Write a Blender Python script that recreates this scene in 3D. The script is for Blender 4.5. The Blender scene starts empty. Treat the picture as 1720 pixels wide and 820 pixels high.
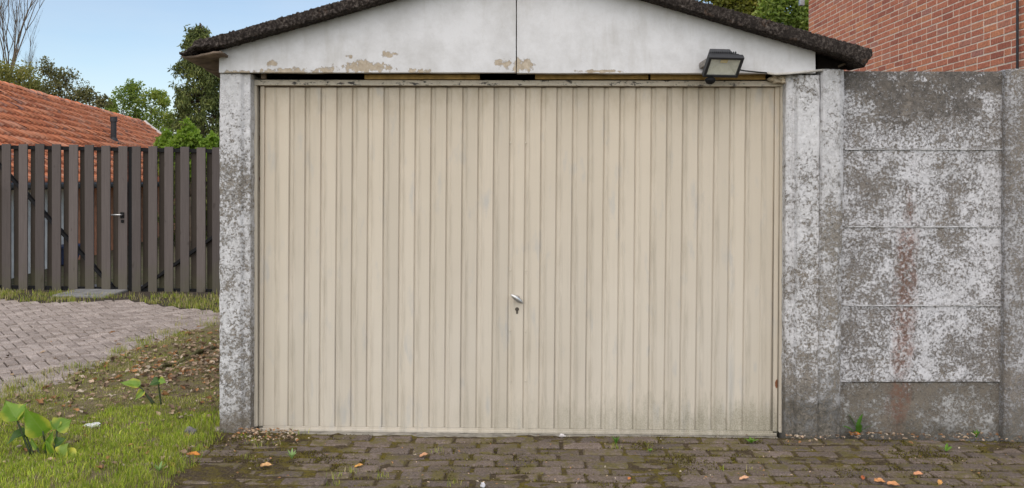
import bpy, bmesh, math, random
import numpy as np
from mathutils import Vector, Matrix, noise
R = math.radians
random.seed(7)
rng = np.random.default_rng(7)

# ------------------------------------------------------------------ camera, sky, sun, exposure
F, CX, HY, H = 1450.0, 868.0, 305.0, 1.496      # focal length in photo pixels, vanishing point, eye height
Y0 = F / 280.0                                  # distance of the garage front
sc = bpy.context.scene
C = sc.collection
cam = bpy.data.objects.new('camera', bpy.data.cameras.new('camera'))
C.objects.link(cam)
cam.location = (0, 0, H)
cam.rotation_euler = (R(90), 0, 0)
cam.data.sensor_width = 36
cam.data.lens = 36 * F / 1720
cam.data.shift_x = -(CX - 860) / 1720
cam.data.shift_y = -(410 - HY) / 1720
cam.data.clip_start = 0.05
cam.data.clip_end = 2000
sc.camera = cam

SUN_EL, SUN_AZ = 50.0, 191.0                    # azimuth clockwise from +Y: behind the camera
w = bpy.data.worlds.new('World')
sc.world = w
w.use_nodes = True
nt = w.node_tree
nt.nodes.clear()
wo = nt.nodes.new('ShaderNodeOutputWorld')
bg = nt.nodes.new('ShaderNodeBackground')
sky = nt.nodes.new('ShaderNodeTexSky')
sky.sky_type = 'NISHITA'
sky.sun_disc = False
sky.sun_elevation = R(SUN_EL)
sky.sun_rotation = R(SUN_AZ)
sky.air_density = 1.0
sky.dust_density = 0.7
sky.ozone_density = 1.0
bg.inputs['Strength'].default_value = 0.12
# thin high cloud all over the sky
tc = nt.nodes.new('ShaderNodeTexCoord')
mp = nt.nodes.new('ShaderNodeMapping')
mp.inputs['Scale'].default_value = (1.0, 1.0, 4.0)
nz = nt.nodes.new('ShaderNodeTexNoise')
nz.inputs['Scale'].default_value = 2.6
nz.inputs['Detail'].default_value = 8
nz.inputs['Roughness'].default_value = 0.55
rp = nt.nodes.new('ShaderNodeMapRange')
rp.inputs['From Min'].default_value = 0.35
rp.inputs['From Max'].default_value = 0.75
rp.inputs['To Min'].default_value = 0.03
rp.inputs['To Max'].default_value = 0.34
mx = nt.nodes.new('ShaderNodeMix')
mx.data_type = 'RGBA'
mx.inputs[7].default_value = (5.4, 5.6, 5.9, 1)
nt.links.new(tc.outputs['Generated'], mp.inputs['Vector'])
nt.links.new(mp.outputs['Vector'], nz.inputs['Vector'])
nt.links.new(nz.outputs['Fac'], rp.inputs['Value'])
nt.links.new(rp.outputs['Result'], mx.inputs[0])
nt.links.new(sky.outputs['Color'], mx.inputs[6])
nt.links.new(mx.outputs[2], bg.inputs['Color'])
nt.links.new(bg.outputs['Background'], wo.inputs['Surface'])

sd = bpy.data.lights.new('sun', 'SUN')
sd.energy = 2.7
sd.angle = R(100)
sd.color = (1.0, 0.90, 0.76)
so = bpy.data.objects.new('sun', sd)
C.objects.link(so)
_d = Vector((math.sin(R(SUN_AZ)) * math.cos(R(SUN_EL)), math.cos(R(SUN_AZ)) * math.cos(R(SUN_EL)), math.sin(R(SUN_EL))))
so.rotation_euler = (-_d).to_track_quat('-Z', 'Y').to_euler()
so.location = (-4, -6, 12)

vs = sc.view_settings
vs.view_transform = 'Standard'
vs.look = 'None'
vs.gamma = 1.0
vs.use_curve_mapping = False
vs.exposure = 0.36
sc.cycles.use_denoising = True
sc.cycles.max_bounces = 6
sc.cycles.transparent_max_bounces = 8

# ------------------------------------------------------------------ helpers
def P(px, py, Y):
    """photo pixel at depth Y -> world point"""
    return Vector(((px - CX) / F * Y, Y, H - (py - HY) / F * Y))

def gz(x, y=0):
    return -0.022 - 0.0115 * max(-9.0, min(7.0, x))

def G(px, py):
    """photo pixel on the ground -> world point"""
    d = H * F / (py - HY)
    for _ in range(6):
        x = (px - CX) / F * d
        d = (H - gz(x)) * F / (py - HY)
    x = (px - CX) / F * d
    lim = Y0 + 0.04 if px > 1395 else Y0 - 0.03 if px > 375 else 1e9
    if d > lim: x, d = x * lim / d, lim
    return Vector((x, d, gz(x)))

def tag(o, label=None, cat=None, group=None, kind=None):
    if label: o['label'] = label
    if cat: o['category'] = cat
    if group: o['group'] = group
    if kind: o['kind'] = kind
    return o

def empty(name, loc=(0, 0, 0), label=None, cat=None, group=None):
    o = bpy.data.objects.new(name, None)
    C.objects.link(o)
    o.location = loc
    o.empty_display_size = 0.1
    return tag(o, label, cat, group)

def link(name, me, parent=None, mat=None):
    o = bpy.data.objects.new(name, me)
    C.objects.link(o)
    if mat is not None and not me.materials: me.materials.append(mat)
    if parent is not None:
        o.parent = parent
        o.matrix_parent_inverse = parent_inv(parent)
    return o

def parent_inv(p):
    m = Matrix.Identity(4)
    chain = []
    while p is not None:
        chain.append(p)
        p = p.parent
    for q in reversed(chain):
        m = m @ q.matrix_parent_inverse @ q.matrix_basis
    return m.inverted()

class MB:
    def __init__(s):
        s.v, s.f = [], []
    def add(s, vs_, fs_):
        b = len(s.v)
        s.v += [tuple(v) for v in vs_]
        s.f += [tuple(i + b for i in f) for f in fs_]
        return s
    def box(s, x0, x1, y0, y1, z0, z1):
        return s.add([(x0, y0, z0), (x1, y0, z0), (x1, y1, z0), (x0, y1, z0), (x0, y0, z1), (x1, y0, z1), (x1, y1, z1), (x0, y1, z1)],
                     [(0, 3, 2, 1), (4, 5, 6, 7), (0, 1, 5, 4), (1, 2, 6, 5), (2, 3, 7, 6), (3, 0, 4, 7)])
    def prism(s, poly, y0, y1):
        """poly: (x,z) counter-clockwise seen from -Y"""
        n = len(poly)
        vs_ = [(x, y0, z) for x, z in poly] + [(x, y1, z) for x, z in poly]
        fs_ = [tuple(range(n)), tuple(range(2 * n - 1, n - 1, -1))]
        fs_ += [((i + 1) % n, i, n + i, n + (i + 1) % n) for i in range(n)]
        return s.add(vs_, fs_)
    def bar(s, a, b, wx, wy, up=(0, 0, 1)):
        a, b = Vector(a), Vector(b)
        d = (b - a).normalized()
        u = d.cross(Vector(up))
        if u.length < 1e-4: u = d.cross(Vector((0, 1, 0)))
        u.normalize()
        v = u.cross(d)
        vs_ = []
        for p in (a, b):
            for i, j in ((-1, -1), (1, -1), (1, 1), (-1, 1)):
                vs_.append(p + u * (i * wx / 2) + v * (j * wy / 2))
        return s.add(vs_, [(0, 1, 2, 3), (7, 6, 5, 4), (0, 4, 5, 1), (1, 5, 6, 2), (2, 6, 7, 3), (3, 7, 4, 0)])
    def tube(s, pts, rad, n=6):
        pts = [Vector(p) for p in pts]
        if not isinstance(rad, (list, tuple)): rad = [rad] * len(pts)
        vs_, fs_ = [], []
        for k, p in enumerate(pts):
            d = (pts[min(k + 1, len(pts) - 1)] - pts[max(k - 1, 0)]).normalized()
            u = d.cross(Vector((0.31, 0.9, 0.2)))
            if u.length < 1e-3: u = d.cross(Vector((1, 0, 0)))
            u.normalize()
            v = d.cross(u)
            for i in range(n):
                a = 2 * math.pi * i / n
                vs_.append(p + (u * math.cos(a) + v * math.sin(a)) * rad[k])
        m = len(pts)
        for k in range(m - 1):
            for i in range(n):
                j = (i + 1) % n
                fs_.append((k * n + i, k * n + j, (k + 1) * n + j, (k + 1) * n + i))
        fs_.append(tuple(range(n - 1, -1, -1)))
        fs_.append(tuple((m - 1) * n + i for i in range(n)))
        return s.add(vs_, fs_)
    def mesh(s, name, bevel=0.0, seg=1, smooth=False):
        me = bpy.data.meshes.new(name)
        me.from_pydata(s.v, [], s.f)
        bm = bmesh.new()
        bm.from_mesh(me)
        bmesh.ops.recalc_face_normals(bm, faces=bm.faces)
        if bevel > 0:
            bmesh.ops.bevel(bm, geom=list(bm.edges), offset=bevel, segments=seg, affect='EDGES', profile=0.6, clamp_overlap=True)
        bm.to_mesh(me)
        bm.free()
        if smooth: me.shade_smooth()
        return me
    def build(s, name, mat, parent=None, bevel=0.0, seg=1, smooth=False):
        return link(name, s.mesh(name, bevel, seg, smooth), parent, mat)

def roughen(me, step, amp, scale=9.0, seed=0.0, passes=6):
    """cut long edges down to step and push the vertices about with noise: worn concrete, felt, stone"""
    bm = bmesh.new()
    bm.from_mesh(me)
    for _ in range(passes):
        es = [e for e in bm.edges if e.calc_length() > step * 1.6]
        if not es: break
        bmesh.ops.subdivide_edges(bm, edges=es, cuts=1, use_grid_fill=True)
    bmesh.ops.triangulate(bm, faces=[f for f in bm.faces if len(f.verts) > 4])
    bm.normal_update()
    for v in bm.verts:
        p = v.co * scale + Vector((seed, seed * 1.7, -seed))
        k = noise.fractal(p, 0.9, 2.1, 4)
        q = Vector((noise.noise(p * 2.1 + Vector((5, 0, 0))), noise.noise(p * 2.1 + Vector((0, 9, 0))), noise.noise(p * 2.1 + Vector((0, 0, 3)))))
        v.co += v.normal * k * amp + q * amp * 0.5
    bm.to_mesh(me)
    bm.free()
    return me

# ------------------------------------------------------------------ node materials
class NM:
    def __init__(s, name, rough=0.8, spec=0.3):
        s.m = bpy.data.materials.new(name)
        s.m.use_nodes = True
        s.t = s.m.node_tree
        s.b = s.t.nodes['Principled BSDF']
        s.b.inputs['Roughness'].default_value = rough
        s.b.inputs['Specular IOR Level'].default_value = spec
    def n(s, typ, **kw):
        x = s.t.nodes.new(typ)
        for k, v in kw.items(): setattr(x, k, v)
        return x
    def set(s, sock, v):
        if hasattr(v, 'is_output'): s.t.links.new(v, sock)
        elif isinstance(v, (tuple, list)) and len(v) == 3 and sock.type == 'RGBA': sock.default_value = (*v, 1)
        else: sock.default_value = v
    def pos(s):
        return s.n('ShaderNodeNewGeometry').outputs['Position']
    def obj(s):
        return s.n('ShaderNodeTexCoord').outputs['Object']
    def objrand(s):
        a = s.n('ShaderNodeObjectInfo').outputs['Random']
        g = s.n('ShaderNodeNewGeometry').outputs['Random Per Island']
        return s.ma('FRACT', s.ma('ADD', a, g))
    def xyz(s, v):
        x = s.n('ShaderNodeSeparateXYZ')
        s.set(x.inputs[0], v)
        return x.outputs
    def sc(s, v, k, off=(0, 0, 0)):
        x = s.n('ShaderNodeMapping')
        s.set(x.inputs['Vector'], v)
        x.inputs['Scale'].default_value = k
        x.inputs['Location'].default_value = off
        return x.outputs[0]
    def noise(s, v, scale, detail=4, rough=0.55, dist=0.0):
        x = s.n('ShaderNodeTexNoise')
        s.set(x.inputs['Vector'], v)
        x.inputs['Scale'].default_value = scale
        x.inputs['Detail'].default_value = detail
        x.inputs['Roughness'].default_value = rough
        x.inputs['Distortion'].default_value = dist
        return x.outputs['Fac']
    def voro(s, v, scale, feat='F1'):
        x = s.n('ShaderNodeTexVoronoi', feature=feat)
        s.set(x.inputs['Vector'], v)
        x.inputs['Scale'].default_value = scale
        return x.outputs['Distance']
    def ma(s, op, a, b=0.0, c=0.0, clamp=False):
        x = s.n('ShaderNodeMath', operation=op, use_clamp=clamp)
        s.set(x.inputs[0], a)
        s.set(x.inputs[1], b)
        s.set(x.inputs[2], c)
        return x.outputs[0]
    def mr(s, v, a, b, c=0.0, d=1.0, smooth=False):
        x = s.n('ShaderNodeMapRange', clamp=True)
        if smooth: x.interpolation_type = 'SMOOTHSTEP'
        for i, q in enumerate((v, a, b, c, d)): s.set(x.inputs[i], q)
        return x.outputs[0]
    def mix(s, f, a, b, mode='MIX'):
        x = s.n('ShaderNodeMix', data_type='RGBA', blend_type=mode)
        s.set(x.inputs[0], f)
        s.set(x.inputs[6], a)
        s.set(x.inputs[7], b)
        return x.outputs[2]
    def ramp(s, f, stops):
        x = s.n('ShaderNodeValToRGB')
        s.set(x.inputs[0], f)
        e = x.color_ramp.elements
        while len(e) < len(stops): e.new(0.5)
        for i, (p, c) in enumerate(stops):
            e[i].position = p
            e[i].color = (*c, 1)
        return x.outputs[0]
    def bump(s, h, strength=0.5, dist=0.01, nrm=None):
        x = s.n('ShaderNodeBump')
        s.set(x.inputs['Height'], h)
        x.inputs['Strength'].default_value = strength
        x.inputs['Distance'].default_value = dist
        if nrm is not None: s.set(x.inputs['Normal'], nrm)
        return x.outputs[0]
    def out(s, col, nrm=None, rough=None):
        s.set(s.b.inputs['Base Color'], col)
        if nrm is not None: s.set(s.b.inputs['Normal'], nrm)
        if rough is not None: s.set(s.b.inputs['Roughness'], rough)
        return s.m
    def spot(s, p, c, r, soft=1.0):
        """1 inside an ellipsoid round c falling to 0 at its rim"""
        x = s.n('ShaderNodeVectorMath', operation='SUBTRACT')
        s.set(x.inputs[0], p)
        x.inputs[1].default_value = c
        y = s.n('ShaderNodeVectorMath', operation='DIVIDE')
        s.set(y.inputs[0], x.outputs[0])
        y.inputs[1].default_value = r
        z = s.n('ShaderNodeVectorMath', operation='LENGTH')
        s.set(z.inputs[0], y.outputs[0])
        return s.mr(z.outputs['Value'], 1.0, 1.0 - soft, 0, 1)

def plain(name, col, rough=0.7, spec=0.3, metal=0.0, var=0.15, scale=20.0):
    m = NM(name, rough, spec)
    m.b.inputs['Metallic'].default_value = metal
    k = m.mr(m.noise(m.pos(), scale, 5), 0.3, 0.7, 1 - var, 1 + var)
    x = m.n('ShaderNodeVectorMath', operation='SCALE')
    x.inputs[0].default_value = col
    m.set(x.inputs['Scale'], k)
    return m.out(x.outputs[0], m.bump(m.noise(m.pos(), scale * 8, 3), 0.15, 0.003))

def mat_gable():
    m = NM('gable_paint', 0.75, 0.25)
    p = m.pos()
    x, y, z = m.xyz(p)
    a = m.noise(p, 3.2, 9, 0.72)
    grime = m.mr(a, 0.42, 0.68)
    col = m.mix(grime, (0.63, 0.63, 0.645), (0.49, 0.485, 0.485))
    st = m.noise(m.sc(p, (1, 1, 0.16)), 9, 6, 0.65)
    col = m.mix(m.mr(st, 0.54, 0.74, 0, 0.5), col, (0.42, 0.40, 0.37))
    fine = m.noise(p, 60, 4)
    col = m.mix(m.mr(fine, 0.55, 0.75, 0, 0.25), col, (0.50, 0.49, 0.47))
    # flaked patches along the lower edge
    spots = None
    for px, py, rx, rz in ((612, 113, 62, 16), (655, 92, 16, 8), (480, 121, 70, 9), (458, 108, 14, 10), (846, 107, 24, 12), (884, 111, 26, 16), (868, 112, 10, 20),
                           (705, 120, 26, 7), (590, 96, 10, 6), (400, 122, 40, 5), (1010, 121, 60, 4), (545, 119, 26, 9)):
        c = P(px, py, Y0)
        q = m.spot(p, (c.x, c.y - 0.02, c.z), (rx / 280 * 1.08, 0.5, rz / 280 * 1.08))
        spots = q if spots is None else m.ma('MAXIMUM', spots, q)
    nn = m.noise(p, 26, 10, 0.7)
    mask = m.mr(m.ma('ADD', spots, m.ma('MULTIPLY', m.ma('SUBTRACT', nn, 0.5), 3.0)), 0.52, 0.55)
    mask = m.ma('MULTIPLY', mask, m.mr(spots, 0.02, 0.06))
    under = m.mix(m.mr(m.noise(p, 40, 6, 0.7), 0.3, 0.7), (0.30, 0.245, 0.18), (0.50, 0.43, 0.34))
    edge = m.mr(m.ma('ADD', spots, m.ma('MULTIPLY', m.ma('SUBTRACT', nn, 0.5), 3.0)), 0.42, 0.50)
    edge = m.ma('MULTIPLY', m.ma('SUBTRACT', edge, mask), m.mr(spots, 0.02, 0.06))
    col = m.mix(m.ma('MULTIPLY', edge, 0.7), col, (0.22, 0.18, 0.14))
    col = m.mix(mask, col, under)
    # a few pits and scratches
    pit = m.mr(m.noise(p, 38, 3, 0.5), 0.735, 0.76)
    col = m.mix(m.ma('MULTIPLY', pit, 0.6), col, (0.30, 0.27, 0.24))
    h = m.ma('ADD', m.ma('MULTIPLY', mask, -0.5), m.ma('ADD', m.ma('MULTIPLY', fine, 0.18), m.ma('MULTIPLY', m.noise(p, 160, 3), 0.12)))
    return m.out(col, m.bump(h, 0.55, 0.006))

def mat_flaked(name, lo=0.44, hi=0.54, white=(0.66, 0.66, 0.68), grey=(0.215, 0.195, 0.172), topdark=None, rust=None, base=None, low=None, whiteup=None, seed=0.0, dscale=1.0):
    """weathered concrete with the remains of white paint"""
    m = NM(name, 0.9, 0.2)
    p0 = m.pos()
    p = m.sc(p0, (1, 1, 1), (seed, seed * 0.7, seed * 1.3))
    x, y, z = m.xyz(p0)
    big = m.noise(p, 2.4, 5, 0.6)
    mid = m.noise(p, 15 * dscale, 12, 0.80, 0.15)
    fine = m.noise(p, 62, 8, 0.82)
    f = m.ma('ADD', m.ma('MULTIPLY', mid, 0.42), m.ma('ADD', m.ma('MULTIPLY', big, 0.30), m.ma('MULTIPLY', fine, 0.68)))
    f = m.ma('SUBTRACT', f, 0.190)
    if whiteup is not None:                       # more paint left towards the top
        f = m.ma('ADD', f, m.mr(z, whiteup[0], whiteup[1], whiteup[2], whiteup[3]))
    top = None
    if topdark is not None:                       # black algae grown down from the coping in an uneven tongue
        ed = m.ma('ADD', z, m.ma('ADD', m.ma('MULTIPLY', m.ma('SUBTRACT', big, 0.5), 0.75), m.ma('MULTIPLY', m.ma('SUBTRACT', mid, 0.5), 1.1)))
        xj = m.ma('ADD', x, m.ma('MULTIPLY', m.ma('SUBTRACT', m.noise(p, 7, 7, 0.75), 0.5), 0.55))
        xt = m.ma('MULTIPLY', m.mr(xj, 2.16, 2.22), m.mr(xj, 2.84, 2.74))
        xt = m.ma('MAXIMUM', xt, m.mr(m.ma('ADD', z, m.ma('MULTIPLY', m.ma('SUBTRACT', mid, 0.5), 0.2)), 2.02, 2.07))
        top = m.ma('MULTIPLY', m.mr(ed, topdark[0], topdark[1]), xt)
        f = m.ma('SUBTRACT', f, m.ma('MULTIPLY', top, 0.085))
    mask = m.mr(f, lo, hi)
    conc = m.ramp(m.noise(p, 120, 6, 0.75), [(0.30, tuple(c * 0.35 for c in grey)), (0.5, grey), (0.72, tuple(min(1, c * 1.75) for c in grey))])
    conc = m.mix(m.mr(m.noise(p, 6, 8, 0.7), 0.42, 0.7, 0, 0.5), conc, (0.25, 0.21, 0.165))
    conc = m.mix(m.mr(m.noise(p, 48, 8, 0.8), 0.53, 0.62, 0, 0.85), conc, (0.042, 0.038, 0.034))
    if top is not None:
        conc = m.mix(m.ma('MULTIPLY', m.ma('MULTIPLY', top, m.mr(m.noise(p, 34, 8, 0.8), 0.32, 0.58)), 0.70), conc, (0.050, 0.047, 0.045))
    wcol = m.mix(m.mr(m.noise(p, 45, 6), 0.35, 0.75), white, tuple(c * 0.72 for c in white))
    wp = m.n('ShaderNodeVectorMath', operation='ADD')
    m.set(wp.inputs[0], p)
    cw = m.n('ShaderNodeTexNoise')
    m.set(cw.inputs['Vector'], p)
    cw.inputs['Scale'].default_value = 22
    sw = m.n('ShaderNodeVectorMath', operation='SCALE')
    m.set(sw.inputs[0], cw.outputs['Color'])
    sw.inputs['Scale'].default_value = 0.10
    m.set(wp.inputs[1], sw.outputs[0])
    crk = m.mr(m.voro(wp.outputs[0], 34, 'DISTANCE_TO_EDGE'), 0.09, 0.02)
    crk = m.ma('MULTIPLY', crk, m.ma('MULTIPLY', m.mr(m.noise(p, 9, 4), 0.42, 0.6), m.mr(fine, 0.4, 0.55)))
    wcol = m.mix(m.ma('MULTIPLY', crk, 0.6), wcol, tuple(c * 0.8 for c in grey))
    col = m.mix(m.ma('MULTIPLY', mask, 0.88), conc, wcol)
    if rust is not None:                          # run of rust water down the panels
        rn = m.noise(m.sc(p, (1, 1, 0.35)), 26, 8, 0.7)
        dx = m.ma('ABSOLUTE', m.ma('SUBTRACT', x, m.ma('ADD', rust[0], m.ma('MULTIPLY', m.ma('SUBTRACT', z, 0.9), 0.05))))
        rm = m.ma('MULTIPLY', m.mr(dx, rust[1], 0.0), m.ma('MULTIPLY', m.mr(z, rust[3], rust[3] - 0.55), m.mr(z, rust[2] - 0.1, rust[2] + 0.35)))
        rm = m.mr(m.ma('ADD', rm, m.ma('MULTIPLY', m.ma('SUBTRACT', rn, 0.5), 1.3)), 0.32, 0.75)
        rm = m.ma('MULTIPLY', rm, m.mr(dx, rust[1] * 1.2, rust[1] * 0.7))
        rm = m.ma('MULTIPLY', rm, m.mr(z, rust[3] + 0.05, rust[3] - 0.1))
        rm = m.ma('MULTIPLY', rm, m.mr(m.noise(p, 42, 8, 0.8), 0.42, 0.54))
        col = m.mix(m.ma('MULTIPLY', rm, 0.80), col, m.mix(m.mr(fine, 0.35, 0.65), (0.105, 0.052, 0.036), (0.26, 0.135, 0.092)))
    if base is not None:                          # splashed algae and soil near the foot, ragged
        bn = m.ma('ADD', m.ma('SUBTRACT', base[0], z), m.ma('MULTIPLY', m.ma('SUBTRACT', m.noise(p, 7, 8, 0.7), 0.5), 0.75))
        bmk = m.ma('MULTIPLY', m.mr(bn, 0.0, 0.22), m.mr(fine, 0.32, 0.6))
        col = m.mix(m.ma('MULTIPLY', bmk, 0.85), col, base[1])
    if low is not None:                           # darker tone over the whole bottom panel
        col = m.mix(low, col, (0.10, 0.093, 0.082))
    h = m.ma('ADD', m.ma('MULTIPLY', mask, 0.5), m.ma('ADD', m.ma('MULTIPLY', fine, 0.7), m.ma('MULTIPLY', m.noise(p, 240, 3), 0.35)))
    return m.out(col, m.bump(h, 0.75, 0.006))

YDOOR = Y0 + 0.13
def mat_door():
    m = NM('door_paint', 0.5, 0.35)
    p = m.pos()
    x, y, z = m.xyz(p)
    warm = m.mr(z, 0.5, 1.9)
    col = m.mix(warm, (0.53, 0.482, 0.41), (0.545, 0.476, 0.382))
    cl = m.noise(m.sc(p, (1, 1, 0.28)), 3.0, 5, 0.6)
    col = m.mix(m.mr(cl, 0.4, 0.75, 0, 0.5), col, (0.47, 0.415, 0.33))
    # long streaks
    st = m.noise(m.sc(p, (14, 1, 0.5)), 3.0, 6, 0.7)
    col = m.mix(m.mr(st, 0.54, 0.76, 0, 0.30), col, (0.38, 0.345, 0.29))
    blue = m.noise(m.sc(p, (3, 1, 0.9), (3, 0, 1)), 3.4, 5, 0.6)
    col = m.mix(m.mr(blue, 0.58, 0.72, 0, 0.5), col, (0.35, 0.36, 0.365))
    smu = m.ma('MULTIPLY', m.mr(z, 1.80, 2.0), m.mr(m.noise(m.sc(p, (2, 1, 1)), 7, 6, 0.7), 0.42, 0.66))
    col = m.mix(m.ma('MULTIPLY', smu, 0.5), col, (0.40, 0.33, 0.23))
    gdx = m.ma('FRACT', m.ma('DIVIDE', m.ma('SUBTRACT', x, P(487, 0, YDOOR).x), 26.4 / F * YDOOR))
    gdr = m.ma('MAXIMUM', m.mr(gdx, 0.40, 0.28), m.mr(gdx, 0.95, 1.0))
    gdr = m.ma('MULTIPLY', gdr, m.mr(m.noise(m.sc(p, (9, 1, 0.8)), 3.3, 7, 0.7), 0.40, 0.68))
    col = m.mix(m.ma('MULTIPLY', gdr, 0.5), col, (0.29, 0.255, 0.20))
    ton = m.n('ShaderNodeVectorMath', operation='SCALE')
    m.set(ton.inputs[0], col)
    m.set(ton.inputs['Scale'], m.mr(m.n('ShaderNodeObjectInfo').outputs['Random'], 0, 1, 0.93, 1.05))
    col = ton.outputs[0]
    fine = m.noise(p, 130, 4, 0.6)
    col = m.mix(m.mr(fine, 0.60, 0.78, 0, 0.3), col, (0.36, 0.31, 0.24))
    # green-black growth on the lower right, in tongues
    tn = m.noise(m.sc(p, (6, 1, 1.2)), 4.0, 8, 0.75)
    foot = m.ma('ADD', m.mr(z, 0.34, 0.0, 0, 0.75), m.ma('MULTIPLY', m.ma('SUBTRACT', tn, 0.5), 1.5))
    foot = m.ma('MULTIPLY', m.mr(foot, 0.34, 0.75), m.mr(x, -0.6, 1.3, 0.12, 1.0))
    foot = m.ma('MULTIPLY', foot, m.mr(z, 0.42, 0.22))
    foot = m.ma('MULTIPLY', foot, m.mr(m.noise(p, 170, 3), 0.3, 0.62, 0.35, 1))
    col = m.mix(m.ma('MULTIPLY', foot, 0.68), col, (0.15, 0.145, 0.095))
    # grey smear on one slat and two rust bites
    c = P(1228, 640, Y0 + 0.13)
    col = m.mix(m.ma('MULTIPLY', m.spot(p, tuple(c), (0.03, 0.4, 0.30)), 0.45), col, (0.33, 0.35, 0.36))
    for px, py, rx, rz in ((1304, 645, 0.016, 0.055), (433, 232, 0.012, 0.035), (434, 300, 0.008, 0.02), (434, 640, 0.008, 0.03), (1312, 570, 0.01, 0.012), (1316, 232, 0.01, 0.02)):
        c = P(px, py, Y0 + 0.13)
        q = m.ma('ADD', m.spot(p, tuple(c), (rx, 0.3, rz)), m.ma('MULTIPLY', m.ma('SUBTRACT', m.noise(p, 60, 5), 0.5), 0.9))
        col = m.mix(m.mr(q, 0.4, 0.55), col, (0.19, 0.075, 0.035))
    h = m.ma('ADD', m.noise(m.sc(p, (1, 1, 0.7)), 5, 1), m.ma('MULTIPLY', m.noise(p, 160, 3), 0.05))
    return m.out(col, m.bump(h, 0.45, 0.014), m.mr(fine, 0.3, 0.7, 0.42, 0.62))

def mat_frame():
    m = NM('frame_paint', 0.6, 0.3)
    p = m.pos()
    x, y, z = m.xyz(p)
    col = m.mix(m.noise(p, 6, 5), (0.60, 0.545, 0.455), (0.50, 0.45, 0.375))
    col = m.mix(m.mr(m.noise(m.sc(p, (1, 1, 0.2)), 30, 6, 0.7), 0.52, 0.72, 0, 0.6), col, (0.35, 0.30, 0.24))
    chip = m.noise(m.sc(p, (1, 1, 2.2)), 17, 8, 0.75)
    col = m.mix(m.ma('MULTIPLY', m.mr(chip, 0.56, 0.59), m.mr(z, 2.06, 2.075)), col, (0.055, 0.05, 0.05))
    col = m.mix(m.mr(m.noise(p, 13, 7, 0.7), 0.66, 0.71, 0, 0.8), col, (0.20, 0.10, 0.055))
    return m.out(col, m.bump(m.noise(p, 70, 4), 0.3, 0.004))

def mat_felt():
    m = NM('mossy_felt', 0.95, 0.1)
    p = m.pos()
    a = m.noise(p, 55, 8, 0.75)
    b = m.noise(p, 7, 6, 0.6)
    col = m.ramp(a, [(0.34, (0.010, 0.009, 0.009)), (0.50, (0.045, 0.036, 0.032)), (0.68, (0.22, 0.19, 0.17))])
    col = m.mix(m.mr(b, 0.42, 0.68, 0, 0.75), col, (0.028, 0.024, 0.022))
    col = m.mix(m.mr(m.noise(p, 16, 7, 0.7), 0.60, 0.72, 0, 0.5), col, (0.15, 0.085, 0.05))
    return m.out(col, m.bump(a, 0.9, 0.02))

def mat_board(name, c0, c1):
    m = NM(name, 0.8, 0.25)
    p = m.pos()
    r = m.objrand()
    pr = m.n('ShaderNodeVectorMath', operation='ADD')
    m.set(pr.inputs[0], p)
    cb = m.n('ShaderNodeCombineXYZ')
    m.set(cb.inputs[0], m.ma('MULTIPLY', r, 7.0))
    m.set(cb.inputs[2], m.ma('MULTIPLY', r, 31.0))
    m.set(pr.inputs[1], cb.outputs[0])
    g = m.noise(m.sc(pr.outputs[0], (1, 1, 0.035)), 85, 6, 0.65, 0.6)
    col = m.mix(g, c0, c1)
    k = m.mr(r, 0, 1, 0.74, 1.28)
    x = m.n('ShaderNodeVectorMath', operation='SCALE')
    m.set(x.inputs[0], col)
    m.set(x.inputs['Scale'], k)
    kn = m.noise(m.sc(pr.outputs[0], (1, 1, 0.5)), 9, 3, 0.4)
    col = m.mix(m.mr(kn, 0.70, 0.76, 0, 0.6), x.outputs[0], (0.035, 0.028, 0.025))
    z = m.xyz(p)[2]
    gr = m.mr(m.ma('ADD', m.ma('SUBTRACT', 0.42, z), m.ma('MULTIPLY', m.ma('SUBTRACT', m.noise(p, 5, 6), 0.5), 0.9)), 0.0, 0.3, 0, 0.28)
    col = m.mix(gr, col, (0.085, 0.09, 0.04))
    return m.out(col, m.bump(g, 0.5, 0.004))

def mat_paver(name, cols, moss=0.5, dirt=0.5):
    m = NM(name, 0.92, 0.2)
    p = m.pos()
    r = m.objrand()
    col = m.ramp(r, cols)
    agg = m.noise(p, 85, 7, 0.85)
    col = m.mix(m.mr(agg, 0.36, 0.64, 0, 1), m.mix(1.0, col, (0.42, 0.40, 0.38), 'MULTIPLY'), m.mix(1.0, col, (1.7, 1.68, 1.68), 'MULTIPLY'))
    spk = m.noise(p, 330, 2, 0.5)
    col = m.mix(m.mr(spk, 0.66, 0.74, 0, 0.55), col, (0.42, 0.40, 0.38))
    d = m.noise(p, 6.5, 8, 0.7)
    col = m.mix(m.mr(d, 0.44, 0.66, 0, dirt), col, m.mix(m.mr(agg, 0.35, 0.65), (0.055, 0.040, 0.028), (0.20, 0.155, 0.118)))
    mo = m.noise(p, 8.5, 9, 0.74, 0.4)
    mo2 = m.mr(mo, 0.61 - 0.13 * moss, 0.70 - 0.13 * moss)
    col = m.mix(m.ma('MULTIPLY', mo2, m.mr(agg, 0.35, 0.6, 0.3, 0.95)), col, m.mix(m.noise(p, 60, 4), (0.050, 0.042, 0.014), (0.19, 0.165, 0.036)))
    h = m.ma('ADD', agg, m.ma('MULTIPLY', m.noise(p, 25, 5), 0.8))
    return m.out(col, m.bump(h, 0.8, 0.008))

def mat_soil(name, a, b, c, moss=None):
    m = NM(name, 0.97, 0.1)
    p = m.pos()
    n1 = m.noise(p, 75, 8, 0.8)
    n2 = m.noise(p, 9, 8, 0.72)
    col = m.ramp(n1, [(0.3, a), (0.52, b), (0.75, c)])
    if moss: col = m.mix(m.mr(n2, 0.46, 0.60), col, m.mix(m.mr(m.noise(p, 120, 5, 0.7), 0.3, 0.7), moss[0], moss[1]))
    return m.out(col, m.bump(n1, 1.0, 0.02))

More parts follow.
